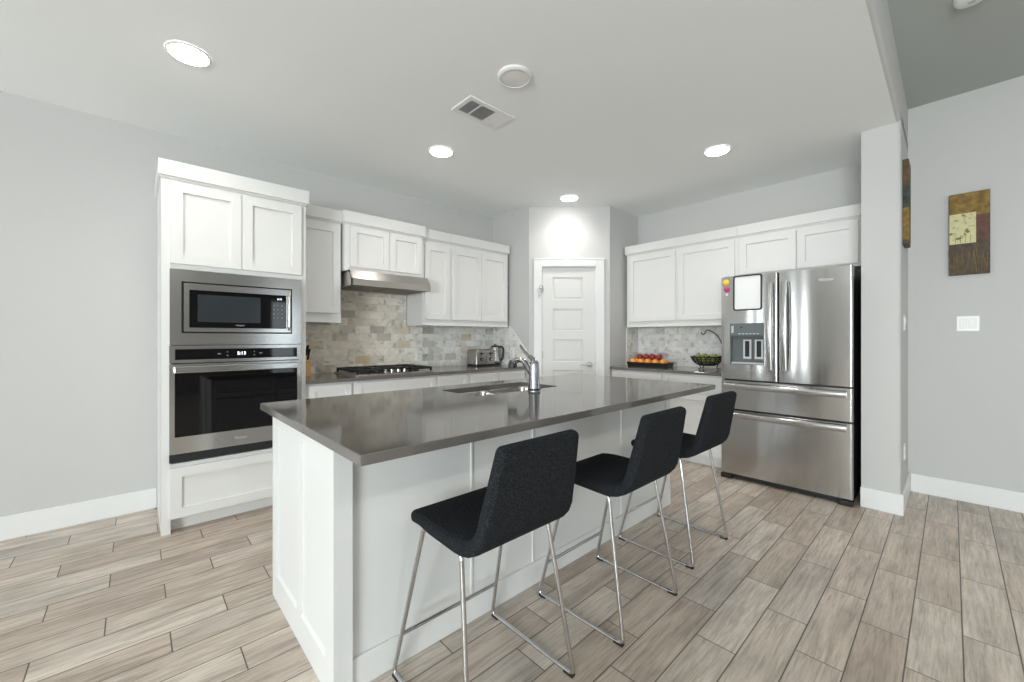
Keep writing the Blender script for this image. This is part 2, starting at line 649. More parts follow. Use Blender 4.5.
def text(name, s, size, loc, rot, mat, parent, ext=0.0006, shear=0.0, align='CENTER'):
    cu = bpy.data.curves.new(name, 'FONT')
    cu.body = s
    cu.size = size
    cu.extrude = ext
    cu.shear = shear
    cu.align_x = align
    cu.align_y = 'CENTER'
    t = bpy.data.objects.new(name, cu)
    COL.objects.link(t)
    me = bpy.data.meshes.new_from_object(t.evaluated_get(bpy.context.evaluated_depsgraph_get()))
    bpy.data.objects.remove(t)
    o = bpy.data.objects.new(name, me)
    me.materials.clear()
    me.materials.append(mat)
    COL.objects.link(o)
    o.parent = parent
    o.location = loc
    o.rotation_euler = rot
    return o


# ------------------------------------------------------------------ room shell
WY = 3.955      # left (cooking) wall
WX = 4.63       # refrigerator wall
H = 2.755       # kitchen ceiling
H2 = 3.10       # living-room ceiling
XB, YB = -4.5, -5.0
CY0, CY1 = 0.24, 0.452     # wall stub beside the refrigerator
CX = 3.93
EX = 4.62       # living-room end wall
PA = (3.335, 3.31)
PB = (4.010, 2.672)

struct(MB().box(XB - .2, WX + .2, YB - .2, WY + .2, -0.1, 0).build('floor', M['floor']), 'wood-look plank tile floor', 'floor')
struct(MB().box(XB, WX + .1, CY0 + .022, WY + .1, H, H + .5).build('ceiling', M['ceil']), 'kitchen ceiling of fine white texture', 'ceiling')
struct(MB().box(XB, WX + .1, YB, CY0 + .02, H2, H2 + .15).build('ceiling_living', M['hallceil']), 'higher ceiling beyond the kitchen, its shade put into the grey', 'ceiling')
# rounded dropped edge where the kitchen ceiling ends
hb = MB()
arc = [(CY0 + .022 - .022 * math.cos(t), H + .022 - .022 * math.sin(t)) for t in [PI / 2 * k / 6 for k in range(7)]]
hb.extrude([(CY0, H2 + .02), (CY0, H + .022)] + arc[1:] + [(CY0 + .022, H2 + .02)], XB, EX, 'x')
struct(hb.build('trim_1', M['wall'], smooth=True), 'rounded grey ceiling edge above the wall stub', 'trim')
struct(MB().box(XB, PA[0] + .12, WY, WY + .12, 0, H).build('wall_left', M['wall']), 'pale grey wall behind the oven and cooktop', 'wall')
struct(MB().box(WX, WX + .12, CY1 - .05, PB[1] + .12, 0, H).build('wall_right', M['wall']), 'pale grey wall behind the refrigerator', 'wall')
struct(MB().box(PA[0], PA[0] + .1, PA[1], WY, 0, H).build('wall_pantry_left', M['wall']), 'grey pantry side wall near the toaster', 'wall')
struct(MB().box(PB[0], WX, PB[1], PB[1] + .1, 0, H).build('wall_pantry_right', M['wall']), 'grey pantry side wall near the fruit tray', 'wall')
# wall stub with a rounded outer corner
r = .02
sp = [(CX, CY1), (WX, CY1), (WX, CY0)] + [(CX + r - r * math.sin(t), CY0 + r - r * math.cos(t)) for t in [PI / 2 * k / 6 for k in range(7)]]
struct(MB().extrude(sp, 0, H + .05, 'z').build('wall_stub', M['wall'], smooth=True), 'narrow pale wall end beside the refrigerator', 'wall')
struct(MB().box(EX, EX + .12, YB, CY0 + .02, 0, H2).build('wall_hall', M['wall']), 'grey wall carrying the harvest painting', 'wall')

# diagonal pantry wall with the door opening
DA, DB = Vector((*PA, 0)), Vector((*PB, 0))
dlen = (DB - DA).length
dang = math.atan2(DB.y - DA.y, DB.x - DA.x)
DM = Matrix.Translation(DA) @ Matrix.Rotation(dang, 4, 'Z')
D0, D1, DH = 0.143, 0.775, 2.066
wb = MB()
wb.box(0, D0, 0, .1, 0, H).box(D1, dlen, 0, .1, 0, H).box(D0, D1, 0, .1, DH, H)
pw = wb.build('wall_pantry', M['wall'])
pw.matrix_world = DM
struct(pw, 'diagonal pale grey wall round the pantry door', 'wall')

# off-frame living-room walls with window openings
def wall_with_openings(name, horizontal, const, th, a0, a1, z1, opens):
    b = MB()
    def put(p0, p1, q0, q1):
        if p1 - p0 > 1e-4 and q1 - q0 > 1e-4:
            if horizontal:
                b.box(p0, p1, const - th, const, q0, q1)
            else:
                b.box(const - th, const, p0, p1, q0, q1)
    cur = a0
    for (o0, o1, s0, s1) in sorted(opens):
        put(cur, o0, 0, z1)
        put(o0, o1, 0, s0)
        put(o0, o1, s1, z1)
        cur = o1
    put(cur, a1, 0, z1)
    return struct(b.build(name, M['reflect_wall'] if horizontal else M['wall']), 'grey living room wall with windows ' + ('opposite the oven, darkened for its reflection' if horizontal else 'behind the camera'), 'wall')


ops1 = [(-3.9, -2.9, .08, 2.2), (-2.35, -0.45, .7, 2.2), (2.5, 3.1, .7, 2.2)]
ops2 = [(-2.65, -.35, .55, 2.25), (2.74, 2.98, .1, 2.2), (3.48, 3.72, .1, 2.2)]  # the two narrow openings are added for the refrigerator's reflected streaks
wall_with_openings('wall_side', True, YB, .14, XB, EX, H2, ops1)
wall_with_openings('wall_back', False, XB, .14, YB, WY, H2, ops2)
k = 0
for hor, cst, ops in ((True, YB, ops1), (False, XB, ops2)):
    for (a0, a1, z0, z1) in ops:
        k += 1
        pl = 'xz' if hor else 'yz'
        fb = MB()
        fb.frame((a0, a1, z0, z1), (a0 + .05, a1 - .05, z0 + .05, z1 - .05), cst - .1, cst - .04, pl)
        if a1 - a0 > 1.2:
            mid = (a0 + a1) / 2
            if hor:
                fb.box(mid - .025, mid + .025, cst - .1, cst - .04, z0 + .05, z1 - .05)
            else:
                fb.box(cst - .1, cst - .04, mid - .025, mid + .025, z0 + .05, z1 - .05)
        fo = struct(fb.build('window_%d' % k, M['trim']), 'unseen white framed living room window', 'window')
        g = MB()
        if hor:
            g.box(a0 + .05, a1 - .05, cst - .075, cst - .069, z0 + .05, z1 - .05)
        else:
            g.box(cst - .075, cst - .069, a0 + .05, a1 - .05, z0 + .05, z1 - .05)
        struct(g.build('pane', M['clear'], fo))

# baseboards
BH, BT = 0.145, 0.015
def bbx(name, x0, x1, y0, y1, lab):
    struct(MB().box(x0, x1, y0, y1, 0, BH, .003, 1).build(name, M['trim']), lab, 'baseboard')
bbx('baseboard_left', XB, .118, WY - BT, WY, 'white baseboard left of the oven cabinet')
bbx('baseboard_hall', EX - BT, EX, YB, CY0 - BT, 'white baseboard under the harvest painting')
sb = MB()
sb.box(CX - BT, CX, CY0 - BT, CY1 + .004, 0, BH, .003, 1)
sb.box(CX, EX - BT, CY0 - BT, CY0, 0, BH, .003, 1)
struct(sb.build('baseboard_stub', M['trim']), 'white baseboard wrapping the wall end beside the refrigerator', 'baseboard')
bd = MB()
bd.box(0, .055, -BT, 0, 0, BH).box(.871, dlen, -BT, 0, 0, BH)
o = struct(bd.build('baseboard_pantry', M['trim']), 'white baseboard beside the pantry door', 'baseboard')
o.matrix_world = DM

# pantry door
cs = MB()
c0, c1, ct = .055, .865, 2.150
def casing_leg(x0, x1, z0, z1):
    cs.box(x0, x1, -.018, 0, z0, z1, .003, 1)
cs.frame((D0 - .001, D1 + .001, -.01, DH + .001), (D0 + .012, D1 - .012, -.02, DH - .012), 0.0, .1)
casing_leg(c0, D0 + .002, 0, ct)
casing_leg(D1 - .002, c1, 0, ct)
casing_leg(D0 + .002, D1 - .002, DH - .002, ct)
cs.box(c0 - .004, c1 + .004, -.022, 0, ct - .012, ct + .002, .002, 1)
ca = cs.build('trim_2', M['trim'])
ca.matrix_world = DM
struct(ca, 'white casing round the pantry door', 'trim')
dm = MB()
dx0, dx1 = D0 + .015, D1 - .015
ring = []
panels = [(.28, .53), (.615, .865), (.963, 1.222), (1.32, 1.578), (1.682, 1.940)]
px0, px1 = .2736, .6242
# stiles and rails with recessed raised-edge panels
yd = .012
dm.box(dx0, px0, yd, yd + .035, .01, DH - .014)
dm.box(px1, dx1, yd, yd + .035, .01, DH - .014)
edges = [.01] + [z for p in panels for z in p] + [DH - .014]
for i in range(0, len(edges), 2):
    dm.box(px0, px1, yd, yd + .035, edges[i], edges[i + 1])
for (z0, z1) in panels:
    def lp(d, y):
        return [(px0 + d, y, z0 + d), (px1 - d, y, z0 + d), (px1 - d, y, z1 - d), (px0 + d, y, z1 - d)]
    dm.loft([lp(.026, yd + .006), lp(.016, yd + .013), lp(.006, yd + .013), lp(0, yd), lp(0, yd + .035)])
dd = dm.build('door_1', M['door'])
dd.matrix_world = DM
struct(dd, 'white five-panel pantry door in the diagonal wall', 'door')
hz = .934
hb = MB()
hb.lathe([(.001, -.012), (.028, -.012), (.032, -.006), (.032, 0)], (.700, yd, hz), 24, 'y')
hb.lathe([(.011, -.052), (.011, -.01)], (.700, yd, hz), 14, 'y')
hb.tube(fillet([(.708, yd - .05, hz), (.66, yd - .052, hz + .003), (.625, yd - .048, hz), (.588, yd - .046, hz - .003)], .02),
        [.010] * 8 + [.008] * 6, 12)
hh = hb.build('door_handle', M['nickel'], dd, smooth=True)
hh['label'] = 'brushed nickel lever handle'
for z in (.30, 1.05, 1.80):
    struct(MB().lathe([(.007, -.045), (.007, .045)], (D0 + .010, .004, z), 10).build('hinge', M['nickel'], dd, smooth=True))
struct(MB().box(D1 - .014, D1 - .0115, .004, .03, hz - .028, hz + .028).build('strike_plate', M['nickel'], dd))

# small looped wire ornament hooked on the door casing
orn = thing('hook_ornament', 'small looped metal ornament hooked on the upper left casing of the pantry door', 'ornament', DM @ Vector((.135, -.024, 1.75)), dang)
ob = MB()
for cx, cz, rr in ((.0, .075, .017), (-.022, .035, .019), (.016, .036, .017), (-.01, 0, .016), (-.02, -.036, .012)):
    ob.tube([(cx + rr * math.cos(2 * PI * i / 14), -.004, cz + rr * 1.15 * math.sin(2 * PI * i / 14)) for i in range(14)], .0032, 6, True)
ob.box(-.02, .03, -.002, .004, .048, .058)
ob.build('wire_loops', M['nickel'], orn, smooth=True)

# tiled backsplash
struct(MB().box(.955, PA[0] - .012, WY - .012, WY, .9145, 1.372).box(1.34, 2.118, WY - .012, WY, 1.372, 1.70)
       .build('wall_tile_left', M['tilew']), 'cream and grey marble tile behind the cooktop', 'wall tile')
tb = MB()
tb.extrude([(WY - .012, .9145), (3.345, .9145), (3.345, 1.083), (3.63, 1.372), (WY - .012, 1.372)], PA[0] - .012, PA[0], 'x')
struct(tb.build('wall_tile_pantry_left', M['tilec']), 'slant-cut marble tile on the pantry side wall', 'wall tile')
te = MB()
te.extrude([(3.345, 1.083), (3.63, 1.372), (3.63, 1.384), (3.338, 1.09)], PA[0] - .014, PA[0], 'x')
struct(te.build('trim_3', M['trim']), 'white edge strip of the slant-cut tile', 'trim')
struct(MB().box(WX - .012, WX, 1.395, PB[1] - .012, .9145, 1.365).build('wall_tile_right', M['tilec']), 'pale grey marble tile behind the fruit tray', 'wall tile')
tb = MB()
tb.extrude([(WX - .012, .9145), (4.35, .9145), (4.357, 1.365), (WX - .012, 1.365)], PB[1] - .012, PB[1], 'y')
struct(tb.build('wall_tile_pantry_right', M['tilew']), 'tile return beside the fruit tray', 'wall tile')

# ------------------------------------------------------------------ cabinets, all in a local frame: x to the right, front towards -y
def cab_root(label, wall, u0, front, cat='cabinet', name='upper_cabinet', group=None):
    if wall == 'left':
        return thing(name, label, cat, (u0, front, 0), 0, group)
    return thing(name, label, cat, (front, u0, 0), -PI / 2, group)


def upper(label, wall, u0, wd, front, depth, z0, z1, doors, crown=None, group=None, bottom_rail=.05):
    """doors: (x0,x1,z0,z1) in local units; crown: (overhang_left, overhang_right, z0, z1, proud)."""
    t = cab_root(label, wall, u0, front, group=group)
    b = MB()
    b.box(0, wd, 0, depth, z0 + .02, z1)
    b.box(0, wd, 0, .02, z0, z0 + .02)
    b.box(0, .018, .02, depth, z0, z0 + .02).box(wd - .018, wd, .02, depth, z0, z0 + .02)
    b.build('body', M['white'], t)
    for (a, c, e, g) in doors:
        MB().shaker(a, c, e, g, -.0205, .02).build('door', M['white'], t)
    if crown:
        l, rr, c0, c1, pr = crown
        k = MB()
        k.box(-l, wd + rr, -pr, depth, c0, c1, .0015, 1)
        k.box(min(0, -l * .4) if l > 0 else -l, wd + (rr * .4 if rr > 0 else rr), -pr * .45, depth, c0 - .012, c0)
        k.build('crown', M['white'], t)
    return t


# --- tall oven cabinet
TX0, TX1, TF = .120, .957, 3.352
tall = thing('oven_cabinet', 'tall white cabinet housing the microwave and wall oven', 'cabinet', (TX0, TF, 0))
tw, td = TX1 - TX0, WY - TF - .002
b = MB()
b.box(0, .02, .001, td, .088, 2.25).box(tw - .02, tw, .001, td, .088, 2.25).box(.02, tw - .02, td - .015, td, .088, 2.25)
b.box(.02, tw - .02, .001, td - .015, 1.68, 2.25).box(.02, tw - .02, .001, td - .015, .088, .44)
b.box(0, .046, 0, .02, .088, 2.25).box(tw - .044, tw, 0, .02, .088, 2.25)
b.box(0, .046, 0, .065, 0, .088).box(tw - .044, tw, 0, .065, 0, .088)
b.box(0, .02, .065, td, 0, .088).box(tw - .02, tw, .065, td, 0, .088)
b.build('body', M['white'], tall)
MB().box(.02, tw - .02, .068, .085, 0, .088).build('toe_kick', M['white'], tall)
MB().shaker(.044, .4215, 1.712, 2.230, -.0205, .02, .062).build('door', M['white'], tall)
MB().shaker(.4255, tw - .034, 1.712, 2.230, -.0205, .02, .062).build('door', M['white'], tall)
MB().shaker(.040, tw - .038, .098, .415, -.0205, .02, .060).build('drawer', M['white'], tall)
k = MB()
k.box(-.014, tw + .018, -.028, td, 2.258, 2.356, .0015, 1).box(-.006, tw + .008, -.012, td, 2.245, 2.258)
k.build('crown', M['white'], tall)

# --- microwave
def W(*p):
    return Vector(p)
mw = thing('microwave', 'stainless built-in microwave above the wall oven', 'microwave', (.54, 3.331, 1.195))
inv = Matrix.Translation(-mw.location)
Y = 3.331
b = MB()
b.frame((.160, .919, 1.195, 1.674), (.217, .855, 1.270, 1.600), Y - .012, Y + .0195)
b.build('trim_frame', M['steel'], mw, inv=inv)
MB().box(.19, .89, 3.353, 3.85, 1.215, 1.65).build('body', M['dark'], mw, inv=inv)
MB().frame((.217, .855, 1.270, 1.600), (.224, .848, 1.277, 1.593), Y + .002, Y + .02).box(.217, .855, Y + .0195, Y + .0215, 1.27, 1.60).build('gasket', M['black'], mw, inv=inv)
df = MB()
df.frame((.228, .846, 1.280, 1.590), (.256, .815, 1.306, 1.549), Y - .018, Y + .012)
dfo = df.build('door_frame', M['steel'], mw, inv=inv)
MB().box(.254, .817, Y - .010, Y + .010, 1.304, 1.551).build('door_glass', M['bglass'], mw, inv=inv)
MB().box(.299, .652, Y - .0115, Y - .0095, 1.344, 1.522, .0004, 1).build('window', M['wglass'], mw, inv=inv)
hd = MB()
hd.tube(fillet([(.832, Y - .018, 1.30), (.832, Y - .036, 1.315), (.832, Y - .036, 1.555), (.832, Y - .018, 1.57)], .015), .009, 10)
hd.build('handle', M['steel'], mw, smooth=True, inv=inv)
for i in range(3):
    for j in range(4):
        MB().box(.730 + i * .026, .742 + i * .026, Y - .0112, Y - .0095, 1.379 + j * .03, 1.388 + j * .03).build('key', M['dim'], mw, inv=inv)
text('display', '5:13', .017, (.772 - .54, -.0115, 1.520 - 1.195), (PI / 2, 0, 0), M['clock'], mw, .0003)
text('logo', 'Whirlpool', .012, (.53 - .54, -.0115, 1.325 - 1.195), (PI / 2, 0, 0), M['logo'], mw, .0003, .2)

# --- wall oven
ov = thing('wall_oven', 'stainless wall oven with black glass door under the microwave', 'oven', (.54, 3.331, .452))
inv = Matrix.Translation(-ov.location)
MB().box(.18, .90, 3.353, 3.86, .50, 1.17).build('body', M['dark'], ov, inv=inv)
b = MB()
b.frame((.158, .919, 1.080, 1.191), (.186, .889, 1.100, 1.168), Y - .010, Y + .0195)
b.build('control_frame', M['steel'], ov, inv=inv)
pg = MB().box(.186, .889, Y - .008, Y + .018, 1.100, 1.168).build('control_panel', M['bglass'], ov, inv=inv)
MB().box(.497, .583, Y - .0088, Y - .0078, 1.110, 1.158).build('clock_screen', M['screen'], pg)
text('clock', '5:13', .030, (.540 - .54, -.0092, 1.135 - .452), (PI / 2, 0, 0), M['clock'], pg, .0003)
for x_, z_, w_ in ((.415, 1.134, .009), (.655, 1.134, .009), (.460, 1.146, .004), (.460, 1.122, .004), (.615, 1.146, .004), (.615, 1.122, .004)):
    MB().box(x_ - w_, x_ + w_, Y - .0086, Y - .0078, z_ - .004, z_ + .004).build('touch_key', M['dim'], pg, inv=inv)
b = MB()
b.frame((.158, .919, .506, 1.074), (.184, .889, .612, 1.040), Y - .016, Y + .0195)
odr = b.build('door_frame', M['steel'], ov, inv=inv)
MB().box(.184, .889, Y - .013, Y + .016, .612, 1.040).build('door_glass', M['bglass'], ov, inv=inv)
b = MB()
b.box(.178, .893, Y - .058, Y - .043, 1.018, 1.062, .005, 2)
b.box(.190, .222, Y - .045, Y - .014, 1.026, 1.054, .002, 1).box(.850, .882, Y - .045, Y - .014, 1.026, 1.054, .002, 1)
b.build('handle', M['steel'], ov, inv=inv)
b = MB()
b.box(.158, .919, Y - .004, Y + .0195, .452, .503)
for i in range(5):
    b.box(.165, .912, Y - .008, Y - .003, .457 + i * .009, .461 + i * .009)
b.build('vent_strip', M['dark'], ov, inv=inv)
text('logo', 'Whirlpool', .017, (.532 - .54, -.0166, .558 - .452), (PI / 2, 0, 0), M['logo'], ov, .0003, .2)
lt = MB()
lt.tube([(.532 + .036 * math.cos(2 * PI * i / 24 + .5), Y - .0166, .558 + .009 * math.sin(2 * PI * i / 24)) for i in range(20)], .0006, 5)
lt.build('logo_swoosh', M['logo'], ov, inv=inv)

# --- left upper cabinets
UF = 3.632
upper('narrow white upper cabinet between the oven cabinet and the range hood', 'left', .976, .349, UF, WY - UF - .002, 1.372, 2.258,
      [(.006, .334, 1.452, 2.210)], (0, 0, 2.250, 2.345, .028))
upper('white two-door cabinet above the range hood', 'left', 1.338, .778, 3.585, WY - 3.585 - .002, 1.828, 2.255,
      [(.045, .408, 1.866, 2.226), (.4125, .748, 1.866, 2.226)], (.012, .012, 2.247, 2.348, .028))
upper('single-door white upper cabinet right of the range hood', 'left', 2.1295, .343, UF, WY - UF - .002, 1.368, 2.258,
      [(.022, .327, 1.430, 2.195)], (0, 0, 2.250, 2.345, .028))
upper('two-door white upper cabinet above the toaster and kettle', 'left', 2.473, .822, UF, WY - UF - .002, 1.368, 2.258,
      [(.016, .404, 1.430, 2.195), (.409, .800, 1.430, 2.195)], (0, .010, 2.250, 2.345, .028))

# --- range hood
hood = thing('range_hood', 'stainless under-cabinet range hood above the gas cooktop', 'range hood', (1.727, 3.70, 1.69))
inv = Matrix.Translation(-hood.location)
hx0, hx1 = 1.345, 2.110
b = MB()
prof = [(3.94, 1.690), (3.94, 1.826), (3.50, 1.826), (3.448, 1.748), (3.448, 1.692), (3.462, 1.692), (3.462, 1.742), (3.506, 1.812),
        (3.93, 1.812), (3.93, 1.690)]
b.extrude(prof, hx0, hx1, 'x')
for xa, xb in ((hx0, hx0 + .01), (hx1 - .01, hx1)):
    b.extrude(prof[:5], xa, xb, 'x')
b.build('canopy', M['hoodsteel'], hood, inv=inv)
for i in range(2):
    f0 = hx0 + .015 + i * .372
    fb = MB().box(f0, f0 + .36, 3.47, 3.92, 1.702, 1.708)
    for j in range(14):
        yy = 3.49 + j * .031
        fb.box(f0 + .01, f0 + .35, yy, yy + .014, 1.698, 1.702)
    fb.build('filter', M['filter'], hood, inv=inv)

# --- base cabinets along the left wall
BF = 3.377
def base(label, wall, u0, wd, front, depth, fronts, group=None):
    t = cab_root(label, wall, u0, front, name='base_cabinet', group=group)
    b = MB()
    b.box(0, wd, 0, depth, .10, .8835)
    b.build('body', M['white'], t)
    MB().box(0, wd, .07, .085, 0, .10).build('toe_kick', M['white'], t)
    for nm, a, c, e, g in fronts:
        MB().shaker(a, c, e, g, -.0205, .02, .045 if nm == 'drawer' else .058).build(nm, M['white'], t)
    return t


for lab, x0, x1, split in (
        ('narrow base cabinet beside the oven cabinet, left of the cooktop', .958, 1.322, False),
        ('wide base cabinet under the gas cooktop', 1.323, 2.122, True),
        ('base cabinet just right of the cooktop, behind the sink', 2.123, 2.508, False),
        ('base cabinet under the toaster', 2.509, 2.908, False),
        ('base cabinet at the pantry end, under the kettle', 2.909, 3.330, False)):
    wd = x1 - x0
    fr = [('drawer', .026, wd - .012, .705, .866)]
    if split:
        fr += [('door', .014, wd / 2 - .002, .115, .692), ('door', wd / 2 + .002, wd - .014, .115, .692)]
    else:
        fr += [('door', .014, wd - .012, .115, .692)]
    base(lab, 'left', x0, wd, BF, WY - BF - .002, fr)

ct_ = thing('countertop', 'dark grey quartz countertop carrying the gas cooktop', 'countertop', (2.1, 3.6, .884))
inv = Matrix.Translation(-ct_.location)
MB().box(.958, 3.332, 3.332, WY - .0125, .884, .914, .003, 2).build('slab', M['quartz'], ct_, inv=inv)

# --- cooktop
ck = thing('gas_cooktop', 'stainless gas cooktop with black grates under the range hood', 'cooktop', (1.738, 3.64, .9145))
inv = Matrix.Translation(-ck.location)
cx0, cx1, cy0, cy1 = 1.355, 2.120, 3.385, 3.90
MB().loft([[(x, y, z) for x, y in rrect(cx0 + d, cx1 - d, cy0 + d, cy1 - d, .02)] for d, z in ((0, .9145), (0, .920), (.006, .926), (.02, 0.924))]).build('tray', M['toaster'], ck, inv=inv)
for bx_, by_, br in ((1.50, 3.53, .038), (1.50, 3.77, .045), (1.738, 3.70, .058), (1.976, 3.53, .045), (1.976, 3.77, .038)):
    bb = MB()
    bb.lathe([(br * 1.25, .924), (br * 1.2, .931), (br * .95, .934), (br * .95, .941), (br * .5, .944), (.001, .944)], (bx_, by_, 0), 20)
    bb.build('burner', M['black'], ck, smooth=True, inv=inv)
for gx0, gx1 in ((1.375, 1.612), (1.616, 1.860), (1.864, 2.100)):
    g = MB()
    gy0 = 3.40 if gx0 != 1.616 else 3.52
    gy1 = 3.885
    bar = .0085
    for xx in (gx0, gx1 - 2 * bar):
        g.box(xx, xx + 2 * bar, gy0, gy1, 0.946, .966, .002, 1)
    for yy in (gy0, gy1 - 2 * bar, (gy0 + gy1) / 2 - bar):
        g.box(gx0, gx1, yy, yy + 2 * bar, 0.946, .966, .002, 1)
    for f in (.25, .75):
        yy = gy0 + f * (gy1 - gy0)
        g.box(gx0, gx0 + .075, yy - bar, yy + bar, 0.946, .968, .002, 1)
        g.box(gx1 - .075, gx1, yy - bar, yy + bar, 0.946, .968, .002, 1)
    xm = (gx0 + gx1) / 2
    g.box(xm - bar, xm + bar, gy0, gy0 + .08, 0.946, .968, .002, 1).box(xm - bar, xm + bar, gy1 - .08, gy1, 0.946, .968, .002, 1)
    for xx in (gx0, gx1 - 2 * bar):
        for yy in (gy0, gy1 - 2 * bar):
            g.box(xx, xx + 2 * bar, yy, yy + 2 * bar, .9245, .95, .001, 1)
    g.build('grate', M['iron'], ck, inv=inv)
for kx in (1.645, 1.708, 1.771, 1.834):
    kb = MB()
    kb.lathe([(.021, .9255), (.021, .930), (.016, .932), (.015, .955), (.012, .957), (.001, .957)], (kx, 3.445, 0), 18)
    kb.box(kx - .003, kx + .003, 3.430, 3.460, .955, .961, .001, 1)
    kb.build('knob', M['chrome'], ck, smooth=True, inv=inv)

# --- knife block
kn = thing('knife_block', 'beech knife block with black handled knives beside the oven cabinet', 'knife block', (1.055, 3.80, .9145))
b = MB()
b.extrude([(-.075, 0), (.055, 0), (.075, .10), (-.02, .175), (-.075, .13)], -.05, .05, 'x')
b.build('block', M['wood'], kn)
for i in range(3):
    for j in range(2):
        kk = MB()
        x_ = -.030 + i * .030
        y_, z_ = -.055 + j * .045, .135 + j * .030
        p0 = Vector((x_, y_, z_))
        dr = Vector((0, -.50, .86))
        kk.tube([p0, p0 + dr * .03, p0 + dr * .07, p0 + dr * .11], [.007, .0095, .009, .0105], 8)
        kk.build('knife_handle', M['black'], kn, smooth=True)

# --- toaster
ts = thing('toaster', 'stainless four-slice toaster with two round dials by the kettle', 'toaster', (3.015, 3.795, .9145))
inv = Matrix.Translation(-ts.location)
tx0, tx1, ty0, ty1 = 2.872, 3.160, 3.700, 3.890
MB().box(tx0 + .006, tx1 - .006, ty0 + .006, ty1 - .006, .9145, .936, .003, 1).build('base', M['black'], ts, inv=inv)
MB().loft([[(x, y, z) for x, y in rrect(tx0 + d, tx1 - d, ty0 + d, ty1 - d, .022)] for d, z in ((0, .934), (0, 1.085), (.006, 1.098), (.016, 1.103))]).build('housing', M['toaster'], ts, smooth=True, inv=inv)
for i in range(2):
    for j in range(2):
        sx = tx0 + .025 + i * .128
        sy = ty0 + .05 + j * .062
        MB().box(sx, sx + .11, sy, sy + .028, 1.1025, 1.1045).build('slot', M['black'], ts, inv=inv)
for i, kx in enumerate((2.945, 3.085)):
    d_ = MB().lathe([(.001, -.020), (.019, -.020), (.022, -.014), (.022, 0)], (kx, ty0, .992), 20, 'y').build('dial', M['black'], ts, smooth=True, inv=inv)
    MB().frame((kx - .024, kx + .024, .968, 1.016), (kx - .021, kx + .021, .971, 1.013), ty0 - .003, ty0 + .001).lathe([(.001, -.0225), (.012, -.0225), (.012, -.019)], (kx, ty0, .992), 16, 'y').build('dial_ring', M['chrome'], d_, inv=inv)
    MB().box(kx - .006, kx + .006, ty0 - .0008, ty0 + .002, 1.028, 1.080).build('lever_slot', M['black'], ts, inv=inv)
    MB().box(kx - .022, kx + .022, ty0 - .02, ty0 - .001, 1.052, 1.066, .004, 2).build('lever', M['black'], ts, inv=inv)
bt = MB()
for i in range(3):
    bt.lathe([(.001, -.006), (.006, -.006), (.006, 0)], (3.015, ty0, .965 + i * .027), 10, 'y')
bt.build('button_column', M['black'], ts, inv=inv)

# --- kettle
kt = thing('electric_kettle', 'steel electric kettle with black handle behind the toaster', 'kettle', (3.236, 3.800, .9145))
MB().lathe([(.065, 0), (.067, .004), (.065, .018), (.058, .022)], n=28).build('base', M['black'], kt, smooth=True)
MB().lathe([(.058, .0225), (.062, .028), (.062, .05), (.054, .17), (.050, .205), (.048, .212)], n=28).build('pot', M['steel'], kt, smooth=True)
b = MB().lathe([(.050, .2125), (.049, .222), (.035, .232), (.012, .236), (.001, .236)], n=28)
b.lathe([(.010, .236), (.012, .244), (.001, .248)], n=14)
b.build('lid', M['black'], kt, smooth=True)
ka = -PI / 4
hp = [(.045, .215), (.085, .218), (.103, .19), (.100, .13), (.088, .07), (.058, .05)]
MB().tube(fillet([(q * math.cos(ka), q * math.sin(ka), z) for q, z in hp], .03), .0135, 10).build('handle', M['black'], kt, smooth=True)
MB().extrude([(-.045, .185), (-.075, .205), (-.072, .212), (-.04, .212)], -.014, .014, 'y').build('spout', M['steel'], kt)

# --- outlet and switch plates
def plate(label, cat, loc, rot, gangs, kind, name):
    t = thing(name, label, cat, loc, rot)
    wd = .072 + (gangs - 1) * .046
    MB().loft([[(x, y, z) for x, z in rrect(-wd / 2 + d, wd / 2 - d, -.058 + d, .058 - d, .006)] for d, y in ((0, -.0005), (0, -.004), (.003, -.0065))]).build('cover', M['plate'], t)
    for g in range(gangs):
        gx = (g - (gangs - 1) / 2) * .046
        if kind == 'switch':
            MB().frame((gx - .019, gx + .019, -.036, .036), (gx - .0165, gx + .0165, -.0335, .0335), -.0072, -.0062).build('rocker_frame', M['lgrey'], t)
            MB().extrude([(-.0062, -.033), (-.0062, .033), (-.011, .033), (-.0068, -.033)], gx - .016, gx + .016, 'x').build('rocker', M['plate'], t)
        else:
            for s in (-1, 1):
                sk = MB().loft([[(x, y, z) for x, z in rrect(gx - .016, gx + .016, s * .02 - .014, s * .02 + .014, .006)] for y in (-.006, -.0085)]).build('socket', M['plate'], t)
                MB().box(gx - .008, gx - .005, -.0089, -.0083, s * .02 - .004, s * .02 + .006).box(gx + .005, gx + .008, -.0089, -.0083, s * .02 - .004, s * .02 + .006).build('slots', M['black'], sk)
    return t


plate('white double outlet on the marble tile right of the cooktop', 'outlet', (2.27, WY - .0125, 1.045), 0, 1, 'outlet', 'wall_outlet')
plate('white outlet on the slant-cut tile by the kettle', 'outlet', (PA[0] - .0125, 3.585, 1.060), -PI / 2, 1, 'outlet', 'wall_outlet')
plate('white double rocker switch below the harvest painting', 'light switch', (EX - .0005, -.085, 1.348), -PI / 2, 2, 'switch', 'light_switch')
plate('white switch plate on the wall end side below the narrow painting', 'light switch', (4.19, CY0 - .0005, 1.352), 0, 1, 'switch', 'light_switch')
plate('white outlet low on the wall end side near the baseboard', 'outlet', (4.19, CY0 - .0005, .395), 0, 1, 'outlet', 'wall_outlet')

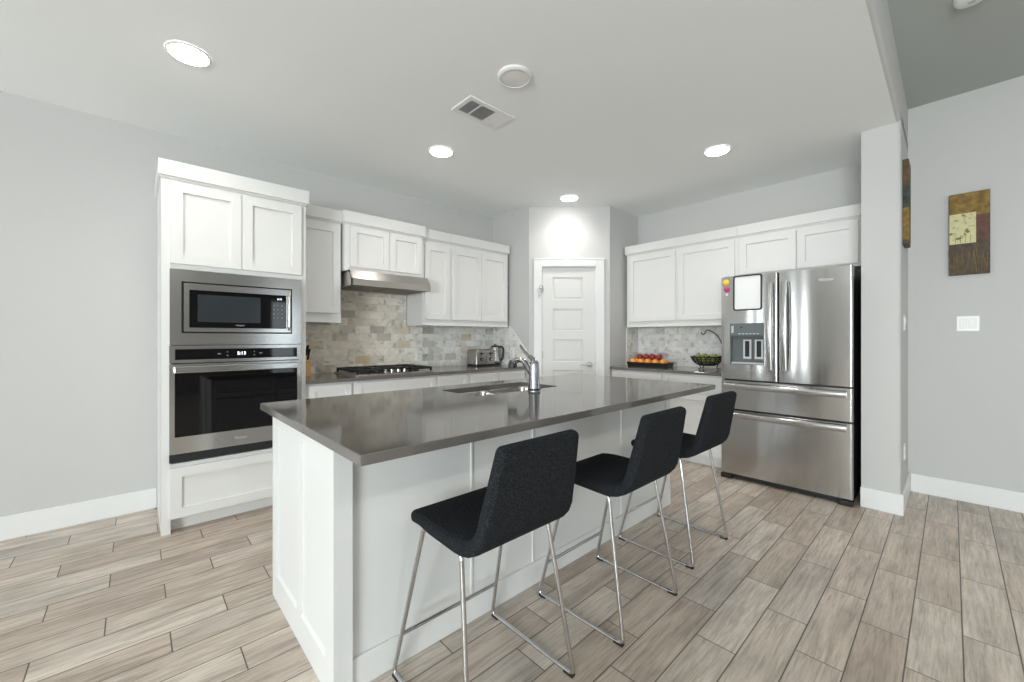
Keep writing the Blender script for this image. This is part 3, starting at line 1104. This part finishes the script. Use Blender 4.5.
# ------------------------------------------------------------------ right wall: uppers, base, fridge
RF = 4.305
rd = WX - RF - .002
yl = 2.630
upper('white single-door upper cabinet over the fruit tray beside the pantry', 'right', yl, .615, RF, rd, 1.366, 2.240,
      [(.036, .598, 1.430, 2.192)], (.012, 0, 2.228, 2.322, .028))
upper('white single-door upper cabinet over the fruit bowl', 'right', yl - .616, .604, RF, rd, 1.366, 2.240,
      [(.016, .578, 1.430, 2.192)], (0, 0, 2.228, 2.322, .028))
upper('white two-door cabinet above the refrigerator', 'right', yl - 1.221, .950, RF, rd, 1.825, 2.240,
      [(.018, .475, 1.850, 2.192), (.484, .898, 1.850, 2.192)], (0, .006, 2.228, 2.322, .028))
CF = 3.995
base('white base cabinet under the fruit tray', 'right', 2.655, .622, CF + .03, WX - CF - .032,
     [('drawer', .028, .608, .705, .866), ('door', .028, .608, .115, .692)])
base('white base cabinet under the fruit bowl beside the refrigerator', 'right', 2.032, .625, CF + .03, WX - CF - .032,
     [('drawer', .014, .60, .705, .866), ('door', .014, .60, .115, .692)])
ct2 = thing('countertop', 'dark grey quartz countertop carrying the fruit tray and bowl', 'countertop', (4.3, 2.03, .884))
inv = Matrix.Translation(-ct2.location)
MB().box(CF - .015, WX - .0125, 1.406, 2.656, .884, .914, .003, 2).build('slab', M['quartz'], ct2, inv=inv)

# --- refrigerator (local: x to the right, front -y)
FX = 3.85
fr = thing('refrigerator', 'stainless french-door refrigerator with two freezer drawers', 'refrigerator', (FX, 1.402, 0), -PI / 2)
fw = .914
b = MB()
b.box(.004, fw - .004, .075, .765, .055, 1.762, .004, 1)
b.box(.02, .10, .03, .12, 1.762, 1.785, .003, 1).box(fw - .10, fw - .02, .03, .12, 1.762, 1.785, .003, 1)
b.build('cabinet_body', M['dark'], fr)
b = MB()
b.box(.01, fw - .01, .03, .70, .012, .055, .003, 1)
b.box(.0, .085, -.008, .06, 0.0, .040, .006, 2).box(fw - .085, fw, -.008, .06, 0.0, .040, .006, 2)
b.build('base_grille', M['black'], fr)


def slab(x0, x1, z0, z1, y0=0.0, y1=.068, cr=.014):
    """Door slab with softly rounded upright edges."""
    bb = MB()
    pts = [(x0, y1)] + [(x0 + cr - cr * math.cos(t), y0 + cr - cr * math.sin(t)) for t in [PI / 2 * k / 5 for k in range(6)]]
    pts += [(x1 - cr + cr * math.sin(t), y0 + cr - cr * math.cos(t)) for t in [PI / 2 * k / 5 for k in range(6)]] + [(x1, y1)]
    bb.loft([[(x, y, z) for x, y in pts] for z in (z0, z1)])
    return bb


xs = 1.402 - .961
# left door: built round the dispenser recess
dl = (1.402 - 1.327, 1.402 - 1.060, 1.010, 1.366)
bb = MB()
cr = .014
def arcl(x0, x1, l, r_):
    p = []
    if l:
        p += [(x0, .068)] + [(x0 + cr - cr * math.cos(t), cr - cr * math.sin(t)) for t in [PI / 2 * k / 5 for k in range(6)]]
    else:
        p += [(x0, .068), (x0, 0)]
    if r_:
        p += [(x1 - cr + cr * math.sin(t), cr - cr * math.cos(t)) for t in [PI / 2 * k / 5 for k in range(6)]] + [(x1, .068)]
    else:
        p += [(x1, 0), (x1, .068)]
    return p
for (x0, x1, z0, z1, l, r_) in ((0, xs - .003, dl[3], 1.778, 1, 1), (0, xs - .003, .880, dl[2], 1, 1), (0, dl[0], dl[2], dl[3], 1, 0), (dl[1], xs - .003, dl[2], dl[3], 0, 1)):
    bb.loft([[(x, y, z) for x, y in arcl(x0, x1, l, r_)] for z in (z0, z1)])
bb.box(dl[0] - .01, dl[1] + .01, .064, .068, dl[2] - .01, dl[3] + .01)
fdl = bb.build('left_door', M['steelv'], fr, smooth=True)
fdr = slab(xs + .003, fw, .880, 1.778).build('right_door', M['steelv'], fr, smooth=True)
d1 = slab(0, fw, .622, .866).build('upper_drawer', M['steelv'], fr, smooth=True)
d2 = slab(0, fw, .050, .606).build('lower_drawer', M['steelv'], fr, smooth=True)
# dispenser
b = MB()
b.frame((dl[0], dl[1], dl[2], dl[3]), (dl[0] + .006, dl[1] - .006, dl[2] + .006, dl[3] - .006), -.002, .063)
b.box(dl[0] + .004, dl[1] - .004, .056, .063, dl[2] + .004, dl[3] - .004)
b.build('dispenser_recess', M['grey'], fdl)
b = MB()
b.extrude([(-.001, 1.360), (-.001, 1.262), (.016, 1.240), (.055, 1.240), (.055, 1.360)], dl[0] + .006, dl[1] - .006, 'x')
dp = b.build('dispenser_panel', M['grey'], fr)
b = MB()
b.box(dl[0] + .012, dl[0] + .030, -.0018, -.0011, 1.285, 1.345)
b.build('filter_cap', M['lgrey'], dp)
MB().box(dl[0] + .085, dl[0] + .10, -.0018, -.0011, 1.325, 1.337).build('lock_icon', M['black'], dp)
for i in range(6):
    MB().box(dl[0] + .070 + i * .028, dl[0] + .086 + i * .028, -.0018, -.0011, 1.272, 1.279).build('touch_icon', M['lgrey'], dp)
for px_ in (.172, .262):
    pb = MB().frame((px_, px_ + .062, 1.060, 1.225), (px_ + .013, px_ + .049, 1.078, 1.214), .030, .045).build('paddle_frame', M['lgrey'], fdl)
    MB().box(px_ + .012, px_ + .050, .034, .042, 1.077, 1.215).build('paddle', M['black'], pb)
MB().box(dl[0] + .008, dl[1] - .008, .004, .056, dl[2] + .006, dl[2] + .018, .002, 1).build('drip_tray', M['lgrey'], fdl)
MB().box(dl[1] - .012, dl[1] - .008, .03, .05, 1.10, 1.235).build('dispenser_light', M['blue'], fdl)


def strap_handle(a, c, parent, name='handle', rad=.023):
    """Curved flat bar handle between local points a and c on the door face y=0."""
    A_, C_ = Vector(a), Vector(c)
    d = (C_ - A_).normalized()
    sd = Vector((0, 1, 0)).cross(d)
    bb = MB()
    loops = []
    n = 17
    for i in range(n):
        t = i / (n - 1)
        p = A_ + (C_ - A_) * t
        out = -.030 - .026 * math.sin(PI * t)
        hw, ht = rad, .009
        c0 = p + Vector((0, out, 0))
        loops.append([c0 + sd * (hw * math.cos(q)) + Vector((0, ht * math.sin(q), 0)) for q in [2 * PI * j / 12 for j in range(12)]])
    bb.loft(loops)
    for P_ in (A_ + d * .018, C_ - d * .018):
        bb.tube([P_ + Vector((0, -.032, 0)), P_ + Vector((0, .002, 0))], .011, 10)
    return bb.build(name, M['chrome'] if name == 'x' else M['steel'], parent, smooth=True)


strap_handle((xs - .052, 0, .975), (xs - .052, 0, 1.695), fdl)
strap_handle((xs + .052, 0, .975), (xs + .052, 0, 1.695), fdr)
strap_handle((.030, 0, .822), (fw - .034, 0, .822), d1)
strap_handle((.030, 0, .572), (fw - .034, 0, .572), d2)
text('logo', 'Whirlpool', .021, (1.402 - .647, -.0006, 1.684), (PI / 2, 0, 0), M['logo'], fdr, .0003, .2)
lt = MB()
lt.tube([(.755 + .046 * math.cos(2 * PI * i / 24 + .5), -.0006, 1.683 + .011 * math.sin(2 * PI * i / 24)) for i in range(20)], .0008, 5)
lt.build('logo_swoosh', M['logo'], fdr)

# whiteboard and magnets held on the left door
wbd = thing('whiteboard', 'small black framed whiteboard stuck on the refrigerator door', 'whiteboard', (FX - .0008, 1.186, 1.628), -PI / 2)
b = MB()
o_, i_ = rrect(-.112, .112, -.152, .152, .02), rrect(-.100, .100, -.140, .140, .012)
b.ring_loft([[(x, 0, z) for x, z in o_], [(x, -.010, z) for x, z in o_], [(x, -.010, z) for x, z in i_], [(x, 0, z) for x, z in i_]])
b.build('frame', M['black'], wbd)
MB().loft([[(x, y, z) for x, z in rrect(-.101, .101, -.141, .141, .012)] for y in (-.0005, -.005)]).build('writing_surface', M['board'], wbd)
for lab, col, yy, zz, rr in (('round yellow magnet at the refrigerator door corner, above the magenta one', 'yellow', 1.358, 1.730, .027),
                             ('round magenta magnet below the yellow one on the refrigerator', 'pink', 1.352, 1.668, .023)):
    mg = thing('fridge_magnet', lab, 'magnet', (FX - .0008, yy, zz), -PI / 2)
    b = MB()
    b.lathe([(rr, 0), (rr, -.005), (rr * .7, -.012), (.001, -.014)], n=20, axis='y')
    b.build('button', M[col], mg, smooth=True)
mg = thing('fridge_magnet', 'tiny white magnet below the magenta one on the refrigerator', 'magnet', (FX - .0008, 1.352, 1.622), -PI / 2)
MB().lathe([(.010, 0), (.010, -.005), (.001, -.008)], n=14, axis='y').build('button', M['plate'], mg, smooth=True)

# --- fruit tray and fruit
TRY = (4.325, 2.345, .9145)
tr = thing('fruit_tray', 'black rectangular tray heaped with oranges and apples', 'tray', TRY, -PI / 2 + math.radians(7))
b = MB()
lo = []
for d, z in ((.012, 0), (0, .048), (.008, .048), (.020, .008)):
    lo.append([(x, y, z) for x, y in rrect(-.238 + d, .238 - d, -.11 + d, .11 - d, .012, 3)])
b.loft(lo)
b.build('tray_body', M['black'], tr)


def fruit(kind, lab, loc, r_, grp):
    t = thing(kind, lab, 'fruit', loc, random.uniform(0, 6), grp)
    if kind == 'orange':
        MB().lathe([(.001, -r_ * .97)] + [(r_ * math.cos(a), r_ * .97 * math.sin(a)) for a in [-PI / 2 + PI * k / 12 for k in range(1, 12)]] + [(.003, r_ * .95)], n=20).build('peel', M['orange'], t, smooth=True)
        MB().lathe([(.004, r_ * .94), (.003, r_ * .975), (.001, r_ * .98)], n=8).build('stem_button', M['stem'], t)
    elif kind == 'apple':
        MB().lathe([(.003, -r_ * .80), (r_ * .35, -r_ * .93), (r_ * .72, -r_ * .70), (r_ * .95, -r_ * .2), (r_, r_ * .15), (r_ * .9, r_ * .55), (r_ * .6, r_ * .86),
                    (r_ * .3, r_ * .90), (r_ * .1, r_ * .75), (.002, r_ * .68)], n=20).build('skin', M['apple'], t, smooth=True)
        MB().tube([(0, 0, r_ * .68), (.002, 0, r_ * .95), (.006, 0, r_ * 1.15)], .0018, 6).build('stem', M['stem'], t)
    else:
        MB().lathe([(.002, -r_), (r_ * .5, -r_ * .92), (r_ * .9, -r_ * .5), (r_, 0), (r_ * .85, r_ * .5), (r_ * .55, r_ * .95), (r_ * .38, r_ * 1.25), (r_ * .15, r_ * 1.4), (.002, r_ * 1.42)], n=18).build('skin', M['pear'], t, smooth=True)
        MB().tube([(0, 0, r_ * 1.4), (.003, 0, r_ * 1.65)], .002, 6).build('stem', M['stem'], t)
    return t


ta = -PI / 2 + math.radians(7)
def tp(x, y, z):
    c, s = math.cos(ta), math.sin(ta)
    return (TRY[0] + x * c - y * s, TRY[1] + x * s + y * c, TRY[2] + z)
FG = 'fruit heaped on the black tray'
R1 = .041
olabs = ['orange at the pantry end of the black tray', 'second orange from the pantry end in the tray front row', 'orange in the middle of the tray front row',
         'orange right of the middle in the tray front row', 'orange at the refrigerator end of the tray front row']
for i, x_ in enumerate((-.176, -.090, -.004, .082, .168)):
    fruit('orange', olabs[i], tp(x_, -.052, .0085 + R1), R1 + random.uniform(-.001, .001), FG)
blabs = ['back row orange at the pantry end of the tray', 'back row orange left of the tray centre', 'back row orange right of the tray centre', 'back row orange at the refrigerator end of the tray']
for i, x_ in enumerate((-.17, -.06, .05, .155)):
    fruit('orange', blabs[i], tp(x_, .045, .0085 + R1), R1 - .001, FG)
alabs = ['dark red apple at the left of the tray pile', 'red apple second from left on the tray pile', 'red apple in the middle of the tray pile', 'red apple at the right of the tray pile',
         'red apple at the back of the tray pile, against the tile']
for i, x_ in enumerate((-.114, -.040, .034, .108, .002)):
    fruit('apple', alabs[i], tp(x_, -.010 if i < 4 else .064, .107), .036, FG)

# --- wire fruit bowl with banana hook
BC = (4.33, 1.715, .9145)
bw = thing('fruit_bowl', 'black wire fruit bowl with a curved banana hook', 'bowl', BC, 0)
b = MB()
def circ(r_, z, n=40):
    return [(r_ * math.cos(2 * PI * i / n), r_ * math.sin(2 * PI * i / n), z) for i in range(n)]
b.tube(circ(.150, .130), .0075, 8, True)
for r_, z in ((.143, .108), (.128, .084), (.105, .062), (.075, .046)):
    b.tube(circ(r_, z), .0045, 6, True)
for i in range(20):
    a = 2 * PI * i / 20
    b.tube([(q * math.cos(a), q * math.sin(a), z) for q, z in ((.15, .13), (.143, .108), (.128, .084), (.105, .062), (.075, .046), (.02, .040))], .0042, 6)
b.lathe([(.028, .037), (.028, .042), (.001, .042)], n=20)
b.build('wire_basket', M['iron'], bw, smooth=True)
for i in range(3):
    a = PI * .9 + 2 * PI * i / 3
    f = MB()
    f.tube(fillet([(.105 * math.cos(a), .105 * math.sin(a), .062), (.092 * math.cos(a), .092 * math.sin(a), .02), (.10 * math.cos(a), .10 * math.sin(a), .005), (.118 * math.cos(a), .118 * math.sin(a), .012)], .02), .005, 8)
    f.build('foot', M['iron'], bw, smooth=True)
hk = [(.02, -.148, .125), (.02, -.152, .20), (.015, -.142, .27), (.01, -.105, .345), (.005, -.05, .393), (.0, -.005, .408), (0, .012, .395), (0, .020, .372), (0, .035, .358), (0, .050, .365), (0, .056, .385)]
MB().tube(fillet(hk, .03, 4), .0055, 8).build('banana_hook', M['iron'], bw, smooth=True)
PG = 'green fruit in the wire bowl'
plab = ['green pear on top at the left of the wire bowl', 'green pear at the front of the wire bowl', 'green pear at the front right of the wire bowl', 'green pear at the back right of the wire bowl',
        'green pear low in the middle of the wire bowl', 'green pear at the back left of the wire bowl']
for i, (dx_, dy_, dz_) in enumerate(((-.02, .078, .118), (-.08, .005, .107), (-.05, -.075, .108), (.055, -.065, .108), (.0, .0, .088), (.065, .04, .108))):
    fruit('pear', plab[i], (BC[0] + dx_, BC[1] + dy_, BC[2] + dz_), .036, PG)

# ------------------------------------------------------------------ island
IX0, IX1, IY0, IY1 = .490, 2.935, 1.435, 2.235
isl = thing('kitchen_island', 'white kitchen island cabinet with panelled end', 'island', (1.71, 1.83, 0))
inv = Matrix.Translation(-isl.location)
b = MB()
b.box(IX0 + .06, IX1, IY0, IY0 + .02, 0, .881)                 # seating side back panel
b.box(IX1 - .02, IX1, IY0 + .02, IY1, 0, .881)                 # far end
b.box(IX0 + .02, IX1 - .02, IY1 - .02, IY1, .10, .881)         # working side
b.box(IX0 + .02, IX1 - .02, IY0 + .02, IY1 - .02, .09, .11)    # deck
b.build('carcass', M['island'], isl, inv=inv)
# panelled end (faces -x) with two recessed panels
ep = MB()
Yb, Yf = 1.412, IY1
pz0, pz1 = .118, .826
cols = [(1.495, 1.785), (1.835, 2.160)]
def bxp(y0, y1, z0, z1):
    ep.box(IX0, IX0 + .02, y0, y1, z0, z1)
bxp(Yb, cols[0][0], 0, .881)
bxp(cols[0][1], cols[1][0], 0, .881)
bxp(cols[1][1], Yf, 0, .881)
for c_ in cols:
    bxp(c_[0], c_[1], 0, pz0)
    bxp(c_[0], c_[1], pz1, .881)
    ep.box(IX0 + .009, IX0 + .02, c_[0], c_[1], pz0, pz1)
    ep.extrude([(IX0, pz0), (IX0 + .009, pz0 + .012), (IX0 + .009, pz0)], c_[0], c_[1], 'y')
ep.build('end_panel', M['island'], isl, inv=inv)
MB().box(IX0 + .0005, IX0 + .066, Yb + .0005, IY0 + .03, 0, .881, .001, 1).build('corner_post', M['island'], isl, inv=inv)
bp = MB().box(IX0 + .066, IX1, IY0 - .012, IY0, 0, .112, .003, 1)
bp.build('base_board', M['island'], isl, inv=inv)
for bx_ in (1.085, 1.47, 2.285, 2.905):
    w_ = .03 if bx_ > 2.9 else (.011 if bx_ > 2 else .005)
    MB().box(bx_ - w_, bx_ + w_, IY0 - .006, IY0, .112, .881, .001, 1).build('batten', M['island'], isl, inv=inv)
for i in range(5):
    wd = (IX1 - IX0 - .05) / 5
    a = IX0 + .025 + i * wd
    dd_ = MB().shaker(-(a + wd - .004), -(a + .004), .115, .70, 0, .02)
    dd_.bm.transform(Matrix.Translation((0, IY1 + .0205, 0)) @ Matrix.Rotation(PI, 4, 'Z'))
    dd_.build('door', M['island'], isl, inv=inv)
    dd_ = MB().shaker(-(a + wd - .004), -(a + .004), .715, .868, 0, .02, .04)
    dd_.bm.transform(Matrix.Translation((0, IY1 + .0205, 0)) @ Matrix.Rotation(PI, 4, 'Z'))
    dd_.build('drawer', M['island'], isl, inv=inv)
MB().box(IX0 + .02, IX1 - .02, IY1 - .085, IY1 - .07, 0, .095).build('toe_kick', M['island'], isl, inv=inv)

SX0, SX1, SY0, SY1 = 1.395, 2.100, 1.795, 2.165     # sink opening
it = thing('island_worktop', 'dark grey quartz worktop of the island', 'countertop', (1.71, 1.74, .882))
inv = Matrix.Translation(-it.location)
ux0, ux1, uy0, uy1 = .458, 2.968, 1.115, 2.345
b = MB()
inn = rrect(SX0, SX1, SY0, SY1, .035, 5)
def outl(d):
    # same vertex count as the rounded opening
    return rrect(ux0 + d, ux1 - d, uy0 + d, uy1 - d, .004, 5)
loops = [[(x, y, .882) for x, y in inn], [(x, y, .882) for x, y in outl(.002)], [(x, y, .884) for x, y in outl(0)], [(x, y, .911) for x, y in outl(0)],
         [(x, y, .914) for x, y in outl(.003)], [(x, y, .914) for x, y in inn]]
b.loft(loops, caps=False, closed=True)
b.build('slab', M['quartz'], it, inv=inv)

sk = thing('sink', 'stainless double-bowl undermount sink in the island worktop', 'sink', (1.75, 1.98, .68))
inv = Matrix.Translation(-sk.location)
for (a0, a1) in ((SX0 - .008, 1.742), (1.754, SX1 + .008)):
    y0_, y1_ = SY0 - .008, SY1 + .008
    b = MB()
    def lp(d, z, r_=.05):
        return [(x, y, z) for x, y in rrect(a0 + d, a1 - d, y0_ + d, y1_ - d, r_, 5)]
    zt = .8805
    b.loft([lp(-.004, .676, .055), lp(-.004, zt, .055), lp(.002, zt), lp(.004, zt - .01), lp(.010, .72, .05), lp(.035, .690, .045), lp(.10, .684, .03)])
    bo = b.build('bowl', M['steelsink'], sk, smooth=True, inv=inv)
    mx_, my_ = (a0 + a1) / 2, (y0_ + y1_) / 2
    MB().lathe([(.045, .684), (.043, .688), (.030, .686), (.001, .685)], (mx_, my_, 0), 20).build('drain', M['chrome'], bo, smooth=True, inv=inv)

fc = thing('kitchen_faucet', 'chrome single-lever faucet beside the island sink', 'faucet', (1.800, 1.742, .9142))
MB().lathe([(.038, 0), (.038, .006), (.035, .012), (.034, .02), (.033, .10), (.029, .165), (.027, .178), (.018, .186), (.001, .188)], n=28).build('body', M['fchrome'], fc, smooth=True)
MB().lathe([(.0385, .004), (.0395, .012), (.0385, .017), (.034, .018)], n=28).build('base_ring', M['dark'], fc, smooth=True)
sa = math.atan2(.22, -.01)
def fp(q, z):
    return (q * math.cos(sa), q * math.sin(sa), z)
spts = [fp(.0, .085), fp(.03, .115), fp(.06, .155), fp(.09, .180), fp(.12, .188), fp(.15, .184), fp(.172, .172), fp(.188, .150)]
MB().tube(fillet(spts, .03, 3), [.019] * 10 + [.0165] * 8 + [.02] * 8, 14).build('spout', M['fchrome'], fc, smooth=True)
MB().lathe([(.018, .014), (.027, -.004), (.030, -.030), (.028, -.036), (.001, -.036)], fp(.186, .168), 18).build('spray_head', M['dark'], fc, smooth=True)
lv = [fp(-.004, .176), fp(.012, .195), fp(.035, .210), fp(.075, .232), fp(.105, .262), fp(.118, .280)]
MB().tube(fillet(lv, .02, 3), [.016] * 4 + [.013] * 4 + [.010] * 4 + [.009] * 4 + [.007] * 2, 12).build('lever', M['fchrome'], fc, smooth=True)

# ------------------------------------------------------------------ bar stools (local: sitter faces +y)
def make_stool(label):
    t = thing('bar_stool', label, 'bar stool', (0, 0, 0), 0, 'charcoal bar stools along the island')
    # upholstered shell swept along its side profile
    path = fillet([(0, .345, .597), (0, .28, .607), (0, .02, .598), (0, -.045, .625), (0, -.080, .77), (0, -.115, .928)], .07, 6)
    P = [Vector(p) for p in path]
    # resample evenly
    seg = [0]
    for i in range(1, len(P)):
        seg.append(seg[-1] + (P[i] - P[i - 1]).length)
    tot = seg[-1]
    def at(s):
        for i in range(1, len(P)):
            if seg[i] >= s:
                f = (s - seg[i - 1]) / max(1e-6, seg[i] - seg[i - 1])
                return P[i - 1].lerp(P[i], f)
        return P[-1]
    n = 24
    loops = []
    ends = [.0, .0025, .006, .011, .017, .024, .032]
    stations = ends + [.032 + (tot - .064) * i / n for i in range(1, n)] + [tot - e for e in reversed(ends)]
    for s in stations:
        p = at(s)
        d = (at(min(tot, s + .01)) - at(max(0, s - .01))).normalized()
        nr = Vector((0, -d.z, d.y))
        f = s / tot
        hw = .215
        if f < .5:
            hw = .205 + .012 * min(1, f / .2)
        else:
            hw = .217 - .040 * ((f - .5) / .5)
        th = .021 + .004 * math.sin(PI * f)
        # rounded corners at both ends
        e = min(s, tot - s)
        rc = .020
        if e < rc:
            k = rc - e
            hw -= rc - math.sqrt(max(0, rc * rc - k * k))
        if e < .018:
            k = .018 - e
            th *= max(.30, math.sqrt(max(0, 1 - (k / .0187) ** 2)))
        sec = rrect(-hw, hw, -th, th, th * .85, 4)
        dish = lambda x: .008 * (x / .215) ** 2 if f < .6 else .012 * (x / .215) ** 2
        loops.append([p + Vector((x, 0, 0)) + nr * (y + dish(x)) for x, y in sec])
    MB().loft(loops).build('seat_shell', M['fabric'], t, smooth=True)
    # steel frame: two closed sled loops, footrest, seat cross bars
    for sx in (-1, 1):
        xf, xt = .237 * sx, .195 * sx
        pts = [(xt, .035, .578), (xf, -.062, .008), (xf, .400, .008), (xt, .255, .583)]
        pts = fillet(pts, .028, 5, closed=True)
        MB().tube(pts, .0082, 10, True).build('sled_leg', M['chrome'], t, smooth=True)
        for yy in (-.040, .375):
            MB().box(xf - .011, xf + .011, yy - .022, yy + .022, 0, .010, .003, 1).build('foot_pad', M['rubber'], t)
    fz = .165
    yfr = .400 - (.400 - .255) * (fz / .583)
    xfr = .237 - (.042) * (fz / .583)
    MB().tube([(-xfr, yfr, fz), (xfr, yfr, fz)], .0075, 10).build('footrest', M['chrome'], t, smooth=True)
    for yy in (.06, .23):
        MB().tube([(-.195, yy, .583), (.195, yy, .583)], .0075, 10).build('seat_bar', M['chrome'], t, smooth=True)
    return t


st = make_stool('charcoal upholstered bar stool with chrome legs nearest the panelled island end')
st.location = (.938, .998, 0)
dup(st, (1.674, .957, 0), math.radians(.3), 'charcoal upholstered bar stool in the middle of the three')
dup(st, (2.434, .998, 0), math.radians(-.5), 'charcoal upholstered bar stool nearest the refrigerator')

# ------------------------------------------------------------------ wall art
hp_ = thing('canvas_painting', 'canvas with a cream square and wheat stalks above the double light switch', 'painting', (EX - .001, -.091, 1.717), -PI / 2)
pw_, ph_, pd_ = .205, .615, .032
MB().box(-pw_ / 2, pw_ / 2, -pd_, 0, 0, ph_, .002, 1).build('canvas', M['umber'], hp_)
yf_ = -pd_ - .0008
for nm, mt, (a, c_, e, g) in (('ochre_field', 'ochre', (-.101, .101, .44, .613)), ('cream_square', 'cream', (-.101, .034, .235, .462)), ('rust_field', 'rust', (.035, .101, .255, .44))):
    MB().box(a, c_, yf_ - (.0012 if mt == 'cream' else .0002), yf_ + .0012, e, g).build(nm, M[mt], hp_)
b = MB()
for i in range(20):
    x_ = -.09 + .18 * (i / 19) + random.uniform(-.006, .006)
    z0_ = random.uniform(.01, .05)
    z1_ = random.uniform(.10, .215)
    sw = random.uniform(-.02, .02)
    b.tube([(x_, yf_, z0_), (x_ + sw * .4, yf_, (z0_ + z1_) / 2), (x_ + sw, yf_, z1_)], [.0010, .0016, .0034 if i % 2 else .0012], 5)
b.build('wheat_stalks', M['straw'], hp_)
b = MB()
for i in range(16):
    x_ = random.uniform(-.09, .02)
    z_ = random.uniform(.27, .44)
    b.tube([(x_, yf_ - .0012, z_), (x_ + random.uniform(.006, .02), yf_ - .0012, z_ + random.uniform(-.004, .008))], .0018, 5)
for x_ in (-.07, -.045, -.02, .005):
    b.tube([(x_, yf_ - .0012, .242), (x_ + .003, yf_ - .0012, .30)], .0011, 5)
b.build('flower_marks', M['ink'], hp_)
np_ = thing('canvas_painting', 'narrow canvas seen edge-on round the corner of the wall end', 'painting', (4.16, CY0 - .001, 1.915), 0)
MB().box(-.10, .10, -.032, 0, 0, .61, .002, 1).build('canvas', M['umber'], np_)
b = MB()
b.box(-.1008, .1008, -.0328, -.001, .03, .26).build('ochre_field', M['ochre'], np_)
MB().box(-.1008, .1008, -.0328, -.001, .26, .42).build('teal_field', M['teal'], np_)
MB().box(-.1008, .1008, -.0328, -.001, .42, .59).build('brown_field', M['ochre2'], np_)

# ------------------------------------------------------------------ ceiling fittings
LP = [('recessed ceiling light above the oven cabinet side of the room', .212, 2.765), ('recessed ceiling light in front of the range hood', 1.825, 2.815),
      ('recessed ceiling light in front of the pantry door', 3.450, 2.810), ('recessed ceiling light in front of the refrigerator', 3.452, 1.285)]
LAMP_W = 3.0
for lab, lx, ly in LP:
    t = thing('recessed_light', lab, 'ceiling light', (lx, ly, H), 0, 'recessed kitchen ceiling lights')
    MB().lathe([(.100, -.0005), (.100, -.005), (.094, -.008), (.088, -.008), (.080, -.003)], n=40, caps=False).build('trim_ring', M['plate'], t, smooth=True)
    MB().lathe([(.088, -.0045), (.086, -.009), (.066, -.015), (.03, -.019), (.001, -.020)], n=40).build('lens', M['lens'], t, smooth=True)
    l = bpy.data.lights.new('lamp', 'AREA')
    l.shape = 'DISK'
    l.size = .14
    l.spread = math.radians(130)
    l.energy = LAMP_W
    l.color = (1.0, .955, .90)
    lo = bpy.data.objects.new('lamp', l)
    COL.objects.link(lo)
    lo.location = (lx, ly, H - .022)
# unseen living-room lamps added to cast the worktop overhang's shadow on the island
for lx, ly in ((.2, -2.0), (2.4, -2.0)):
    t = thing('recessed_light', 'added unseen living room light behind the camera', 'ceiling light', (lx, ly, H2), 0, 'added unseen living room lights')
    MB().lathe([(.098, -.0005), (.098, -.006), (.088, -.010), (.070, -.003)], n=32, caps=False).build('trim_ring', M['plate'], t, smooth=True)
    MB().lathe([(.079, -.0045), (.05, -.0078), (.001, -.008)], n=32).build('lens', M['lens'], t, smooth=True)
    l = bpy.data.lights.new('lamp', 'AREA')
    l.shape = 'DISK'
    l.size = .16
    l.energy = 12
    l.color = (1.0, .97, .93)
    lo = bpy.data.objects.new('lamp', l)
    COL.objects.link(lo)
    lo.location = (lx, ly, H2 - .012)

cs_ = thing('ceiling_speaker', 'round white flush cover on the kitchen ceiling beside the vent', 'ceiling cover', (1.612, 1.716, H))
MB().lathe([(.100, -.0005), (.100, -.010), (.094, -.016), (.084, -.018), (.082, -.014)], n=40, caps=False).build('rim', M['plate'], cs_, smooth=True)
MB().lathe([(.083, -.012), (.06, -.0145), (.001, -.0155)], n=40).build('grille', M['plate'], cs_, smooth=True)

vt = thing('ceiling_vent', 'white rectangular air vent on the kitchen ceiling', 'vent', (1.722, 2.143, H))
vx, vy = .186, .105
MB().frame((-vx, vx, -vy, vy), (-vx + .03, vx - .03, -vy + .03, vy - .03), -.008, -.0005, 'xy').box(-vx + .11, -vx + .118, -vy + .03, vy - .03, -.008, -.002).box(.05, .058, -vy + .03, vy - .03, -.008, -.002).build('frame', M['plate'], vt)
MB().box(-vx + .03, vx - .03, -vy + .03, vy - .03, -.002, -.0005).build('duct', M['black'], vt)
for i in range(3):
    xa, xb = ((-vx + .03, -vx + .11), (-vx + .118, .05), (.058, vx - .03))[i]
    s = MB()
    for j in range(9):
        yy = -vy + .036 + j * .016
        tl = .0035
        if i == 2:
            s.box(xa, xb, yy - .004, yy + .0115, -.0065, -.0045)
        else:
            s.extrude([(yy, -.0075), (yy + .0015, -.0085), (yy + .006, -.0035), (yy + .0045, -.0025)], xa, xb, 'x')
    s.build('louvre', M['plate'], vt)

sd = thing('smoke_detector', 'white smoke detector on the higher ceiling at the picture top', 'smoke detector', (3.325, -.075, H2))
MB().lathe([(.07, -.0005), (.07, -.012), (.062, -.03), (.05, -.036), (.001, -.038)], n=28).build('housing', M['plate'], sd, smooth=True)
MB().lathe([(.018, -.036), (.016, -.041), (.001, -.042)], n=16).build('test_button', M['lgrey'], sd, smooth=True)
